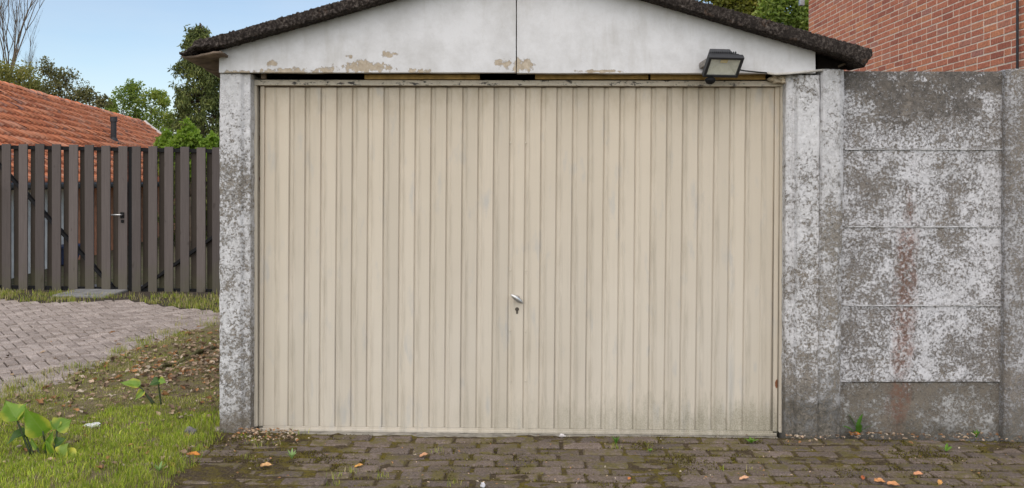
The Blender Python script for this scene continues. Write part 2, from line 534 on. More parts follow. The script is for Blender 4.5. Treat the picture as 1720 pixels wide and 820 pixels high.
def mat_brick():
    m = NM('house_brick', 0.88, 0.2)
    p = m.pos()
    r = m.objrand()
    col = m.ramp(r, [(0.0, (0.40, 0.14, 0.09)), (0.25, (0.54, 0.195, 0.115)), (0.6, (0.58, 0.215, 0.125)), (0.85, (0.64, 0.26, 0.135)), (1.0, (0.45, 0.20, 0.15))])
    n1 = m.noise(p, 45, 6, 0.65)
    col = m.mix(m.mr(n1, 0.3, 0.72), m.mix(1.0, col, (0.70, 0.68, 0.70), 'MULTIPLY'), m.mix(1.0, col, (1.25, 1.27, 1.3), 'MULTIPLY'))
    col = m.mix(m.mr(m.noise(p, 14, 6, 0.7), 0.66, 0.72, 0, 0.6), col, (0.52, 0.36, 0.30))
    return m.out(col, m.bump(n1, 0.6, 0.006))

def mat_tile():
    m = NM('roof_tile_clay', 0.8, 0.25)
    p = m.pos()
    r = m.objrand()
    col = m.ramp(r, [(0.0, (0.46, 0.15, 0.08)), (0.25, (0.66, 0.235, 0.115)), (0.6, (0.74, 0.275, 0.135)), (0.85, (0.72, 0.34, 0.21)), (1.0, (0.40, 0.20, 0.155))])
    n1 = m.noise(p, 7, 7, 0.7)
    col = m.mix(m.mr(n1, 0.5, 0.72, 0, 0.55), col, (0.20, 0.115, 0.085))
    col = m.mix(m.mr(m.noise(p, 24, 5, 0.7), 0.62, 0.74, 0, 0.5), col, (0.45, 0.36, 0.28))
    return m.out(col, m.bump(n1, 0.3, 0.01))

def mat_leafy(name, cols, trans=0.25, rough=0.55, patch=1.1):
    m = NM(name, rough, 0.3)
    p = m.pos()
    r = m.n('ShaderNodeNewGeometry').outputs['Random Per Island']
    k = m.ma('ADD', m.ma('MULTIPLY', r, 0.6), m.ma('MULTIPLY', m.mr(m.noise(p, patch, 3), 0.3, 0.7), 0.4))
    n = len(cols)
    col = m.ramp(k, [(i / (n - 1), c) for i, c in enumerate(cols)])
    m.out(col)
    tr = m.n('ShaderNodeBsdfTranslucent')
    m.set(tr.inputs['Color'], m.mix(1.0, col, (1.5, 1.6, 0.8), 'MULTIPLY'))
    ms = m.n('ShaderNodeMixShader')
    ms.inputs[0].default_value = trans
    m.t.links.new(m.b.outputs[0], ms.inputs[1])
    m.t.links.new(tr.outputs[0], ms.inputs[2])
    o = [n_ for n_ in m.t.nodes if n_.type == 'OUTPUT_MATERIAL'][0]
    m.t.links.new(ms.outputs[0], o.inputs['Surface'])
    return m.m

M = {}
M['gable'] = mat_gable()
M['pillar'] = mat_flaked('pillar_concrete', 0.475, 0.525, white=(0.68, 0.68, 0.70), whiteup=(1.2, 2.0, 0.0, 0.045), base=(0.22, (0.13, 0.105, 0.07)), seed=3.0, dscale=1.5)
M['jamb'] = mat_flaked('jamb_concrete', 0.475, 0.52, white=(0.68, 0.68, 0.70), whiteup=(0.8, 2.0, -0.005, 0.06), base=(0.34, (0.05, 0.047, 0.036)), seed=7.3, dscale=1.1)
XR = P(1520, 500, Y0 + 0.07).x
M['panel'] = mat_flaked('panel_concrete', 0.465, 0.515, white=(0.66, 0.66, 0.69), grey=(0.180, 0.163, 0.148), topdark=(1.80, 1.90), rust=(XR, 0.125, 0.10, 1.62), base=(0.12, (0.06, 0.056, 0.045)), seed=11.0)
M['low_panel'] = mat_flaked('low_panel_concrete', 0.50, 0.56, white=(0.50, 0.50, 0.50), grey=(0.155, 0.137, 0.115), rust=(XR, 0.14, -0.2, 0.75), base=(0.10, (0.06, 0.055, 0.04)), low=0.10, seed=15.0)
M['wallpost'] = mat_flaked('post_concrete', 0.48, 0.525, white=(0.62, 0.62, 0.64), grey=(0.23, 0.21, 0.185), whiteup=(1.0, 2.0, -0.015, 0.06), base=(0.36, (0.045, 0.043, 0.034)), seed=20.0, dscale=1.3)
M['farpost'] = mat_flaked('far_post_concrete', 0.50, 0.55, white=(0.50, 0.50, 0.52), grey=(0.19, 0.17, 0.15), base=(0.2, (0.07, 0.068, 0.05)), seed=24.0, dscale=1.6)
M['fillet'] = mat_flaked('fillet_mortar', 0.42, 0.50, white=(0.62, 0.62, 0.64), grey=(0.26, 0.24, 0.22), seed=31.0)
M['door'] = mat_door()
M['frame'] = mat_frame()
M['felt'] = mat_felt()
M['soffit'] = plain('soffit_sheet', (0.17, 0.13, 0.10), 0.9, 0.1, var=0.5, scale=12)
M['sidewall'] = plain('side_concrete', (0.33, 0.30, 0.27), 0.9, 0.2, var=0.3, scale=8)
M['eaveshade'] = plain('eave_shade_black', (0.010, 0.008, 0.007), 0.9, 0.1, var=0.4, scale=30)  # near-black colour that paints the shade under the right eave
M['lath'] = plain('lath_wood', (0.36, 0.235, 0.085), 0.7, 0.2, var=0.3, scale=25)
M['black_metal'] = plain('black_metal', (0.006, 0.006, 0.007), 0.7, 0.2, var=0.2)
M['lamp_grey'] = plain('lamp_housing', (0.022, 0.023, 0.026), 0.5, 0.4, var=0.2, scale=40)
M['lamp_back'] = plain('lamp_back', (0.05, 0.052, 0.058), 0.5, 0.4, var=0.15, scale=40)
M['reflector'] = plain('reflector', (0.62, 0.60, 0.50), 0.35, 0.5, var=0.12, scale=30)
M['led'] = plain('led_chip', (0.72, 0.50, 0.06), 0.4, 0.4, var=0.05)
M['bracket'] = plain('bracket_steel', (0.24, 0.22, 0.20), 0.5, 0.4, 0.3, var=0.4, scale=60)
M['chrome'] = plain('handle_alloy', (0.55, 0.55, 0.55), 0.32, 0.5, 0.85, var=0.2, scale=90)
M['keyhole'] = plain('keyhole_steel', (0.07, 0.06, 0.05), 0.5, 0.4, 0.5, var=0.3)
M['cable_grey'] = plain('cable_grey', (0.48, 0.46, 0.43), 0.6, 0.3, var=0.2, scale=40)
M['cable_black'] = plain('cable_black', (0.02, 0.02, 0.02), 0.5, 0.3)
M['filler'] = plain('filler_foam', (0.50, 0.43, 0.33), 0.9, 0.1, var=0.4, scale=45)
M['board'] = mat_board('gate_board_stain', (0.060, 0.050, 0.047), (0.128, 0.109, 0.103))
M['backboard'] = mat_board('gate_back_dark', (0.026, 0.021, 0.017), (0.062, 0.049, 0.040))  # back row of boards in a darker tone than the front row
M['paver'] = mat_paver('driveway_paver', [(0, (0.105, 0.086, 0.075)), (0.5, (0.142, 0.116, 0.101)), (1, (0.185, 0.148, 0.128))], 0.95, 0.8)
M['yardpaver'] = mat_paver('yard_paver', [(0, (0.285, 0.245, 0.222)), (0.5, (0.345, 0.30, 0.272)), (1, (0.405, 0.352, 0.322))], -0.6, 0.4)
M['bed'] = mat_soil('driveway_joint', (0.034, 0.025, 0.016), (0.100, 0.076, 0.050), (0.25, 0.195, 0.14), ((0.070, 0.056, 0.014), (0.25, 0.205, 0.045)))
M['yardbed'] = mat_soil('yard_joint', (0.030, 0.025, 0.020), (0.075, 0.062, 0.050), (0.15, 0.125, 0.10))
M['soil'] = mat_soil('lawn_soil', (0.09, 0.07, 0.045), (0.24, 0.19, 0.125), (0.46, 0.38, 0.27), ((0.12, 0.12, 0.035), (0.30, 0.28, 0.10)))
M['ground'] = mat_soil('ground_earth', (0.06, 0.05, 0.035), (0.14, 0.115, 0.085), (0.24, 0.20, 0.15), ((0.04, 0.055, 0.016), (0.10, 0.12, 0.035)))
M['sill'] = plain('sill_concrete', (0.24, 0.225, 0.195), 0.9, 0.2, var=0.4, scale=18)
M['mortar'] = plain('mortar', (0.78, 0.64, 0.51), 0.95, 0.1, var=0.2, scale=30)
M['brick'] = mat_brick()
M['tile'] = mat_tile()
M['wallorange'] = plain('orange_render', (0.47, 0.215, 0.125), 0.9, 0.1, var=0.25, scale=10)
M['wallwhite'] = plain('white_render', (0.68, 0.66, 0.62), 0.9, 0.1, var=0.2, scale=5)
M['vergewhite'] = plain('verge_board', (0.66, 0.64, 0.62), 0.7, 0.2, var=0.2, scale=6)
M['pipe'] = plain('vent_pipe', (0.035, 0.037, 0.042), 0.6, 0.3, var=0.2)
M['zinc'] = plain('zinc', (0.33, 0.36, 0.39), 0.55, 0.4, 0.2, var=0.2)
M['slab'] = plain('bluestone', (0.20, 0.20, 0.20), 0.85, 0.2, var=0.3, scale=10)
M['blue'] = plain('blue_plastic', (0.02, 0.035, 0.10), 0.5, 0.4, var=0.2)
M['bark'] = plain('bark', (0.10, 0.078, 0.058), 0.95, 0.1, var=0.4, scale=14)
M['palebark'] = plain('pale_bark', (0.155, 0.125, 0.095), 0.95, 0.1, var=0.4, scale=14)
M['olive'] = mat_leafy('olive_leaves', [(0.111, 0.122, 0.038), (0.22, 0.22, 0.072), (0.372, 0.321, 0.127)], 0.43)
M['darkolive'] = mat_leafy('dark_leaves', [(0.072, 0.075, 0.038), (0.144, 0.144, 0.064), (0.27, 0.237, 0.111)], 0.38)
M['midgreen'] = mat_leafy('mid_leaves', [(0.105, 0.163, 0.039), (0.212, 0.277, 0.069), (0.39, 0.406, 0.114)], 0.48)
M['bright'] = mat_leafy('bright_leaves', [(0.09, 0.16, 0.018), (0.17, 0.27, 0.034), (0.27, 0.36, 0.07)], 0.42)
M['conifer'] = mat_leafy('conifer_sprays', [(0.036, 0.050, 0.018), (0.105, 0.135, 0.040), (0.27, 0.29, 0.085)], 0.28, patch=3.0)
M['autumn'] = mat_leafy('autumn_leaves', [(0.08, 0.095, 0.02), (0.17, 0.18, 0.034), (0.32, 0.27, 0.055)], 0.4)
M['calla'] = None

# ------------------------------------------------------------------ the setting: ground, lawn, yard paving, driveway
def grid_mesh(name, xs, ys, zf):
    nx, ny = len(xs), len(ys)
    vs_ = [(x, y, zf(x, y)) for y in ys for x in xs]
    fs_ = [(j * nx + i, j * nx + i + 1, (j + 1) * nx + i + 1, (j + 1) * nx + i) for j in range(ny - 1) for i in range(nx - 1)]
    me = bpy.data.meshes.new(name)
    me.from_pydata(vs_, [], fs_)
    me.shade_smooth()
    return me

g = link('ground', grid_mesh('ground', [-400, -120, -40, -20, -9, 7, 20, 40, 120, 400], [-60, 0, 5, 12, 30, 60, 150, 600], lambda x, y: gz(x) - 0.045), None, M['ground'])
tag(g, kind='structure')

LAWN = [G(*q).xy for q in ((-300, 700), (0, 672), (70, 648), (160, 612), (250, 578), (330, 548), (375, 534), (375, 727), (352, 748), (325, 775), (295, 805), (270, 830), (230, 900), (150, 1040), (-400, 1040))]
LAWN[6:8] = [Vector((-1.70, LAWN[6][1])), Vector((-1.70, 5.26)), Vector((-1.76, 5.17))]
def poly_sd(pts, poly):
    """signed distance, positive inside; pts (n,2)"""
    pts = np.asarray(pts, float)
    d = np.full(len(pts), 1e9)
    ins = np.zeros(len(pts), bool)
    n = len(poly)
    for i in range(n):
        a = np.array(poly[i]); b = np.array(poly[(i + 1) % n])
        ab = b - a
        t = np.clip(((pts - a) @ ab) / (ab @ ab), 0, 1)
        d = np.minimum(d, np.linalg.norm(pts - (a + t[:, None] * ab), axis=1))
        c = ((a[1] > pts[:, 1]) != (b[1] > pts[:, 1])) & (pts[:, 0] < (b[0] - a[0]) * (pts[:, 1] - a[1]) / (b[1] - a[1] + 1e-12) + a[0])
        ins ^= c
    return np.where(ins, d, -d)

def lawn_h(x, y, sd):
    n = noise.fractal(Vector((x * 3, y * 3, 0.3)), 1.0, 2.0, 4)
    n2 = noise.noise(Vector((x * 17, y * 17, 2.0)))
    k = max(0.0, min(1.0, (sd + 0.10) / 0.25))
    return gz(x) - 0.035 + 0.062 * k + 0.018 * n + 0.006 * n2

xs = np.arange(-5.2, -1.35, 0.03); ys = np.arange(2.9, 9.4, 0.03)
XX, YY = np.meshgrid(xs, ys)
SD = poly_sd(np.stack([XX.ravel(), YY.ravel()], 1), LAWN).reshape(XX.shape)
vid = -np.ones(XX.shape, int)
vv, ff = [], []
for j in range(len(ys)):
    for i in range(len(xs)):
        if SD[j, i] > -0.2:
            vid[j, i] = len(vv)
            vv.append((xs[i], ys[j], lawn_h(xs[i], ys[j], SD[j, i])))
for j in range(len(ys) - 1):
    for i in range(len(xs) - 1):
        q = (vid[j, i], vid[j, i + 1], vid[j + 1, i + 1], vid[j + 1, i])
        if min(q) >= 0: ff.append(q)
me = bpy.data.meshes.new('lawn')
me.from_pydata(vv, [], ff)
me.shade_smooth()
tag(link('lawn', me, None, M['soil']), kind='structure')

def sag(x, y):
    """the driveway is uneven and has sunk in front of the door"""
    s = 0.010 * noise.noise(Vector((x * 1.1, y * 1.6, 4.0))) + 0.004 * noise.noise(Vector((x * 4, y * 4, 1.0)))
    s -= 0.014 * math.exp(-((x + 0.45) / 0.55) ** 2 - ((y - 5.05) / 0.3) ** 2)
    return gz(x) + s

def bed_h(x, y):
    k = noise.fractal(Vector((x * 2.0, y * 2.6, 6.0)), 0.9, 2.0, 4) + 0.5 * noise.fractal(Vector((x * 9.0, y * 11.0, 2.0)), 0.8, 2.0, 3) + 0.30 * max(0.0, min(1.0, (-0.7 - x) / 0.8)) - 0.33
    return sag(x, y) - 0.007 + 0.004 * noise.noise(Vector((x * 23, y * 23, 0))) + 0.013 * max(0.0, min(1.0, k * 1.8)) + (0.05 * min(0.0, Y0 - 0.03 - y) if y > Y0 - 0.03 else 0)

bed = link('driveway', grid_mesh('driveway', np.arange(-2.45, 4.0, 0.02), np.arange(3.0, 5.2, 0.02), bed_h), None, M['bed'])
tag(bed, kind='structure')

def brick_mesh(name, lx, ly, lz, bev, seed, rnd=0.002, seg=1):
    b = MB().box(-lx / 2, lx / 2, -ly / 2, ly / 2, -lz, 0)
    me = b.mesh(name, bev, seg)
    rr = random.Random(seed)
    for v in me.vertices:
        v.co += Vector((rr.uniform(-rnd, rnd), rr.uniform(-rnd, rnd), rr.uniform(-rnd, rnd) * 0.7))
    return me

pav = [brick_mesh('paver', 0.228, 0.095, 0.07, 0.009, s, 0.004) for s in range(6)]
for m_ in pav: m_.materials.append(M['paver'])
PL, PW = 0.242, 0.110
rest = MB()
npv = 0
for j in range(0, 26):
    y = Y0 - 0.02 - PW * (j + 0.5)
    if y < 2.2: break
    off = (j % 2) * PL / 2 + random.uniform(-0.02, 0.02)
    for i in range(-11, 20):
        x = i * PL + off
        edge = G(270, 830)
        if x < -1.72 + 0.10 * math.sin(j * 1.7) - 0.16 * max(0, (4.9 - y)) or x > 4.4: continue
        near = y > 3.95 and x / y < 0.64
        zz = sag(x, y) + random.uniform(-0.004, 0.004) - (0.006 if x < -1.1 else 0)
        xj, yj = x + random.uniform(-.005, .005), y + random.uniform(-.005, .005)
        rx, ry, rz = random.gauss(0, 0.016), random.gauss(0, 0.011), random.gauss(0, 0.014)
        if near and npv < 300:
            o = link('paver', random.choice(pav), bed)
            o.location = (xj, yj, zz)
            o.rotation_euler = (rx, ry, rz)
            npv += 1
        else:
            Mx = Matrix.Translation((xj, yj, zz)) @ Matrix.Rotation(rz, 4, 'Z') @ Matrix.Rotation(rx, 4, 'X')
            s_ = random.choice(pav)
            rest.add([Mx @ v.co for v in s_.vertices], [tuple(p.vertices) for p in s_.polygons])
o = rest.build('paving', M['paver'], bed)
tag(o, kind='stuff')

# concrete sill under the door
sl = MB().box(P(432, 0, Y0).x, P(1318, 0, Y0).x, Y0 + 0.0, Y0 + 0.35, -0.09, 0.0)
me = roughen(sl.mesh('sill', 0.008), 0.06, 0.006, 8)
for v in me.vertices: v.co.z += gz(v.co.x) - 0.030
tag(link('door_sill', me, None, M['sill']), kind='structure')

# yard paving in herringbone, up to the gate
YARD = [G(*q).xy for q in ((-420, 501), (0, 506), (60, 511), (150, 510), (215, 507), (300, 520), (372, 527), (390, 540), (340, 560), (262, 590), (170, 625), (80, 662), (0, 690), (-300, 730))]
ybed = link('yard', grid_mesh('yard', np.arange(-9.5, -1.9, 0.1), np.arange(5.0, 11.6, 0.1), lambda x, y: gz(x) - 0.004 + 0.012 * noise.noise(Vector((x * 1.2, y * 1.2, 7)))), None, M['yardbed'])
tag(ybed, kind='structure')
ym = [brick_mesh('paver', 0.172, 0.081, 0.05, 0.006, 50 + s, 0.002) for s in range(5)]
for m_ in ym: m_.materials.append(M['yardpaver'])
cells = []
W_ = 0.092
for a in range(-140, 141):
    for b in range(-70, 71):
        ox, oy = a + 2 * b, a - 2 * b
        for cx_, cy_, rot in ((ox + 1, oy + 0.5, 0), (ox + 0.5, oy + 2, 1)):
            cells.append((cx_ * W_, cy_ * W_, rot))
cells = np.array(cells)
ang = R(38)
wx = cells[:, 0] * math.cos(ang) - cells[:, 1] * math.sin(ang) - 4.6
wy = cells[:, 0] * math.sin(ang) + cells[:, 1] * math.cos(ang) + 8.0
sdv = poly_sd(np.stack([wx, wy], 1), YARD)
sdl = poly_sd(np.stack([wx, wy], 1), LAWN)
keep = [(wx[i], wy[i], cells[i, 2]) for i in range(len(wx)) if sdv[i] > -0.05 + 0.05 * noise.noise(Vector((wx[i] * 4, wy[i] * 4, 0))) and sdl[i] < 0.12]
def vis(x, y):
    return -0.61 < x / y < -0.335
keep.sort(key=lambda q: (not vis(q[0], q[1]), q[1]))
rest = MB()
for k, (x, y, rot) in enumerate(keep):
    zz = gz(x) + 0.014 + 0.012 * noise.noise(Vector((x * 1.2, y * 1.2, 7))) + random.uniform(-0.004, 0.004)
    rz = ang + rot * math.pi / 2 + random.gauss(0, 0.015)
    rx, ry = random.gauss(0, 0.015), random.gauss(0, 0.012)
    if k < 300:
        o = link('paver', random.choice(ym), ybed)
        o.location = (x, y, zz)
        o.rotation_euler = (rx, ry, rz)
    else:
        Mx = Matrix.Translation((x, y, zz)) @ Matrix.Rotation(rz, 4, 'Z') @ Matrix.Rotation(rx, 4, 'X')
        s_ = random.choice(ym)
        rest.add([Mx @ v.co for v in s_.vertices], [tuple(p.vertices) for p in s_.polygons])
o = rest.build('paving', M['yardpaver'], ybed)
tag(o, kind='stuff')

# ------------------------------------------------------------------ garage
gar = empty('garage', (0, Y0, 0), 'small white garage with ribbed beige up-and-over door and dark low gabled roof', 'garage')
XL, XRR = P(368, 0, Y0).x, P(1371, 0, Y0).x
ZG = P(0, 122, Y0).z
XA = P(868, 0, Y0).x
YG = Y0 - 0.02
# two gable boards butted at the middle, the top edge hidden under the roof
def roofz(px):                                   # lower edge of the roof verge in photo pixels
    return 78 - 0.287 * (px - 368) if px < 868 else 78 - 0.286 * (1370 - px)
for side in (0, 1):
    if side == 0:
        pl = [(368, 122), (866.6, 122), (866.6, roofz(867) - 12), (368, roofz(368) - 12)]
    else:
        pl = [(868.2, 123), (1370, 123), (1370, roofz(1370) - 12), (868.2, roofz(868) - 12)]
    b = MB().prism([(P(a, c, YG).x, P(a, c, YG).z) for a, c in pl], YG, YG + 0.05)
    me = b.mesh('gable_board', 0.0015)
    me = roughen(me, 0.09, 0.0025, 6, side * 3.0)
    o = link('gable_board', me, gar, M['gable'])
# left pillar: front face, chamfer and reveal
def pillar(name, xs_, ytab, z0, z1, mat, parent, seed, amp=0.004, step=0.035, lean=0.0):
    """xs_/ytab: outline in plan; extruded from z0 to z1"""
    n = len(xs_)
    vs_, fs_ = [], []
    for z in (z0, z1):
        for x, y in zip(xs_, ytab): vs_.append((x + (lean if z == z0 else 0), y, z))
    fs_ = [tuple(range(n)), tuple(range(2 * n - 1, n - 1, -1))] + [(i, (i + 1) % n, n + (i + 1) % n, n + i) for i in range(n)]
    me = MB().add(vs_, fs_).mesh(name, 0.004)
    roughen(me, step, amp, 13, seed)
    return link(name, me, parent, mat)
def X(px, Y=Y0): return (px - CX) / F * Y
zt = P(0, 123, Y0).z - 0.001
pillar('pillar', [X(368.5), X(403), X(409), X(419), X(419), X(368.5)], [Y0, Y0, Y0 + 0.018, Y0 + 0.02, Y0 + 0.26, Y0 + 0.26], gz(-1.8) - 0.15, zt, M['pillar'], gar, 2.0)
# thin joint line where the upper block of the pillar was recast, as a shallow proud collar
# right jamb: narrow rounded rib, flat face
pillar('pillar', [X(1323), X(1329), X(1336), X(1341), X(1376), X(1378.5), X(1378.5), X(1323)], [Y0 + 0.035, Y0 + 0.022, Y0 + 0.03, Y0, Y0, Y0 + 0.012, Y0 + 0.26, Y0 + 0.26], gz(1.8) - 0.15, P(0, 126, Y0).z, M['jamb'], gar, 5.0, lean=-0.008)
# side, back walls and a floor so that the inside is dark
ZE = 2.262
YB = Y0 + 6.2
for xx, th in ((XL + 0.002, 0.10), (XRR - 0.10, 0.10)):
    MB().box(xx, xx + th, Y0 + 0.262, YB, -0.2, ZE).build('side_wall', M['sidewall'], gar)
zap = P(868, -66, YG).z
MB().prism([(XL + 0.002, -0.2), (XRR, -0.2), (XRR, ZE), (XA, zap - 0.03), (XL + 0.002, ZE)], YB + 0.002, YB + 0.1).build('back_wall', M['sidewall'], gar)

# roof: two slabs with rough felt verges
YR = Y0 - 0.17
def RP(px, py, Y=YR): return P(px, py, Y)
kR = YR / Y0
def edge_pts(side):
    if side == 0:
        return [(318, 76), (321, 66), (340, 61.5), (395, 47.5), (453, 30.5), (560, 0.5), (700, -38), (868, -86)], [(318, 86), (340, 85), (366, 79), (430, 61), (509, 39), (645, 0), (760, -33), (868, -63)]
    return [(1470, 83), (1466, 79), (1440, 71), (1400, 61), (1356, 48), (1250, 18), (1178, -1), (1050, -36), (868, -86)], [(1452, 112), (1440, 101), (1410, 92), (1370, 80), (1240, 42), (1098, 0), (1000, -27), (868, -63)]
roof = empty('roof', (0, Y0, 2.5)); roof.parent = gar; roof.matrix_parent_inverse = parent_inv(gar)
def interp(tab, x):
    tab = sorted(tab)
    return float(np.interp(x, [t[0] for t in tab], [t[1] for t in tab]))
for side in (0, 1):
    tp, bt = edge_pts(side)
    x0, x1 = (319, 868) if side == 0 else (868, 1469)
    n = 330
    vs_, fs_ = [], []
    prof = 9
    for k in range(n + 1):
        px = x0 + (x1 - x0) * k / n
        a, b = interp(tp, px) + 1.0, interp(bt, px) - 2.5
        if side == 1 and px > 1440: b = 101 + (px - 1440) * 0.62 - max(0, px - 1456) * 2.0
        jt = 2.0 * noise.noise(Vector((px * 0.11, side, 0))) + 2.6 * noise.noise(Vector((px * 0.42, side, 3)))
        jb = 1.6 * noise.noise(Vector((px * 0.12, side, 7))) + 2.0 * noise.noise(Vector((px * 0.45, side, 9)))
        ring = []
        for i in range(prof):
            t = i / (prof - 1)
            ang_ = math.pi * t
            py = (a + jt) + ((b + jb) - (a + jt)) * (1 - math.cos(ang_)) / 2
            bulge = 0.012 * math.sin(ang_) ** 0.5 + 0.010 * noise.fractal(Vector((px * 0.17, i * 0.8, side * 5)), 0.8, 2.0, 3)
            q = P(px, py, YR)
            ring.append((q.x, YR + 0.04 - bulge, q.z))
        qa, qb = P(px, a + 1.5, YR), P(px, b - 0.5, YR)
        ring.append((qb.x, YR + 0.28, qb.z + 0.006))
        ring.append((qa.x, YR + 0.28, qa.z - 0.002))
        vs_ += ring
    m_ = prof + 2
    for k in range(n):
        for i in range(m_):
            j = (i + 1) % m_
            fs_.append((k * m_ + i, k * m_ + j, (k + 1) * m_ + j, (k + 1) * m_ + i))
    fs_.append(tuple(range(m_))); fs_.append(tuple(n * m_ + i for i in range(m_)))
    o = MB().add(vs_, fs_).build('verge', M['felt'], roof)
    o.data.shade_smooth()
    # the roof sheet behind the verge, corrugated, with an overhanging eave
    vs_, fs_ = [], []
    xe = P(330 if side == 0 else 1446, 0, YR).x
    ze = P(0, 76 if side == 0 else 86, YR).z
    za = P(868, -72, YR).z
    ny = 110
    for k in range(ny + 1):
        y = YR + 0.281 + (YB + 0.25 - YR - 0.281) * k / ny
        wv = 0.022 * math.sin(y / 0.146 * 2 * math.pi)
        for (x, z) in ((xe, ze), (xe * 0.5, ze * 0.5 + za * 0.5), (XA, za)):
            vs_ += [(x, y, z + wv), (x, y, z + wv - 0.02)]
    for k in range(ny):
        for i in range(2):
            a = k * 6 + i * 2
            fs_ += [(a, a + 2, a + 8, a + 6), (a + 1, a + 7, a + 9, a + 3)]
        fs_ += [(k * 6, k * 6 + 6, k * 6 + 7, k * 6 + 1)]
    MB().add(vs_, fs_).build('roof_sheet', M['soffit'], roof)
# torn felt flap at the left eave and the sagging soffit board behind it
vs_, fs_ = [], []
nx_, ny_ = 10, 8
for j in range(ny_ + 1):
    for i in range(nx_ + 1):
        u, v = i / nx_, j / ny_
        px = 303 + 66 * u
        py = 92 - 7 * u + 3.5 * math.sin(u * 5) * (1 - u)
        Y = YR + 0.02 + v * 0.65
        q = P(px, py, YR)
        zz = q.z - 0.025 * v - 0.05 * v * v * (0.4 + u) + 0.012 * noise.noise(Vector((u * 4, v * 5, 1)))
        vs_.append((q.x, Y, zz))
for j in range(ny_):
    for i in range(nx_):
        a = j * (nx_ + 1) + i
        fs_.append((a, a + 1, a + nx_ + 2, a + nx_ + 1))
o = MB().add(vs_, fs_).build('soffit', M['soffit'], roof, smooth=True)
so_ = o.modifiers.new('thick', 'SOLIDIFY'); so_.thickness = 0.012
vs_, fs_ = [], []
for j in range(6):
    for i in range(9):
        u, v = i / 8, j / 5
        q = P(301 + 48 * u, 87 - 18 * u * (1 - 0.35 * v) + 3 * math.sin(u * 9), YR - 0.01)
        vs_.append((q.x, YR - 0.01 + 0.28 * v, q.z - 0.012 * math.sin(v * 3) + 0.008 * noise.noise(Vector((u * 5, v * 5, 4)))))
for j in range(5):
    for i in range(8):
        a = j * 9 + i
        fs_.append((a, a + 1, a + 10, a + 9))
o = MB().add(vs_, fs_).build('felt_flap', M['felt'], roof, smooth=True)
so_ = o.modifiers.new('thick', 'SOLIDIFY'); so_.thickness = 0.014
# dark rafter end under the right eave
q0, q1 = P(1408, 112, Y0 + 0.03), P(1434, 101, Y0 + 0.03)
MB().bar(q0, q1, 0.012, 0.012).build('rafter', M['bark'], roof)
MB().box(XRR + 0.004, P(1432, 0, Y0).x, Y0 + 0.35, Y0 + 0.37, P(0, 116, Y0).z, P(0, 84, Y0).z).build('soffit', M['black_metal'], roof)  # upright black sheet standing in for deep shade behind the eave

pl = [(1373, 116.5), (1424, 116.5), (1440, 99), (1373, 80)]  # black panel filling the triangle of shade below the right eave
MB().prism([(P(a, c, Y0 + 0.05).x, P(a, c, Y0 + 0.05).z) for a, c in pl], Y0 + 0.05, Y0 + 0.075).build('eave_shade', M['eaveshade'], roof)
# door frame, lath and leaf
YF = Y0 + 0.115
def shear_box(pxl0, pxl1, pyt, pyb, Y, th, pxb0=None, pxb1=None, dyt=0, dyb=0):
    """box whose corners are given in photo pixels at depth Y; dyt/dyb tilt of top and bottom edge left->right"""
    pxb0 = pxl0 if pxb0 is None else pxb0
    pxb1 = pxl1 if pxb1 is None else pxb1
    pl = [(pxb0, pyb), (pxb1, pyb + dyb), (pxl1, pyt + dyt), (pxl0, pyt)]
    return MB().prism([(P(a, b, Y).x, P(a, b, Y).z) for a, b in pl], Y, Y + th)
shear_box(421, 1320, 134, 143, YF - 0.02, 0.05, dyt=2, dyb=2).build('frame_header', M['frame'], gar, 0.003, 2)
shear_box(421.5, 431, 143.2, 717, YF - 0.012, 0.05, 423, 432).build('frame_post', M['frame'], gar, 0.003, 2)
shear_box(425, 427, 143.2, 717, YF - 0.019, 0.006, 426.5, 428.5).build('frame_lip', M['frame'], gar, 0.001)
shear_box(1311.5, 1320.5, 145.2, 727, YF - 0.012, 0.05, 1309, 1319).build('frame_post', M['frame'], gar, 0.003, 2)
shear_box(1314, 1315.5, 145.2, 727, YF - 0.019, 0.006, 1312, 1313.5).build('frame_lip', M['frame'], gar, 0.001)
for a, b, t, u in ((612, 806, 125, 133), (899, 1089, 124.5, 133), (1093, 1286, 124.5, 133.5)):
    shear_box(a, b, t, u, Y0 + 0.075, 0.02).build('lath', M['lath'], gar, 0.002)
shear_box(438, 446, 123, 132, Y0 + 0.07, 0.03).build('packing_block', M['soffit'], gar, 0.003)
# lump of old filler and rag in the right corner
b = MB()
for k, (px, py, r) in enumerate(((1296, 133, 5), (1304, 136, 6), (1312, 132, 6.5), (1316, 137, 5), (1308, 129, 5), (1300, 130, 4.5), (1318, 130, 4))):
    q = P(px, py, Y0 + 0.06)
    bm = bmesh.new()
    bmesh.ops.create_icosphere(bm, subdivisions=3, radius=r / 280)
    for v in bm.verts:
        v.co = Vector((v.co.x * 1.3, v.co.y, v.co.z * 0.75)) * (1 + 0.5 * noise.fractal(v.co * 60 + Vector((k * 3, 0, 0)), 1, 2, 3)) + q
    b.add([v.co for v in bm.verts], [tuple(v.index for v in f.verts) for f in bm.faces])
    bm.free()
b.build('filler_lump', M['filler'], gar, smooth=True)

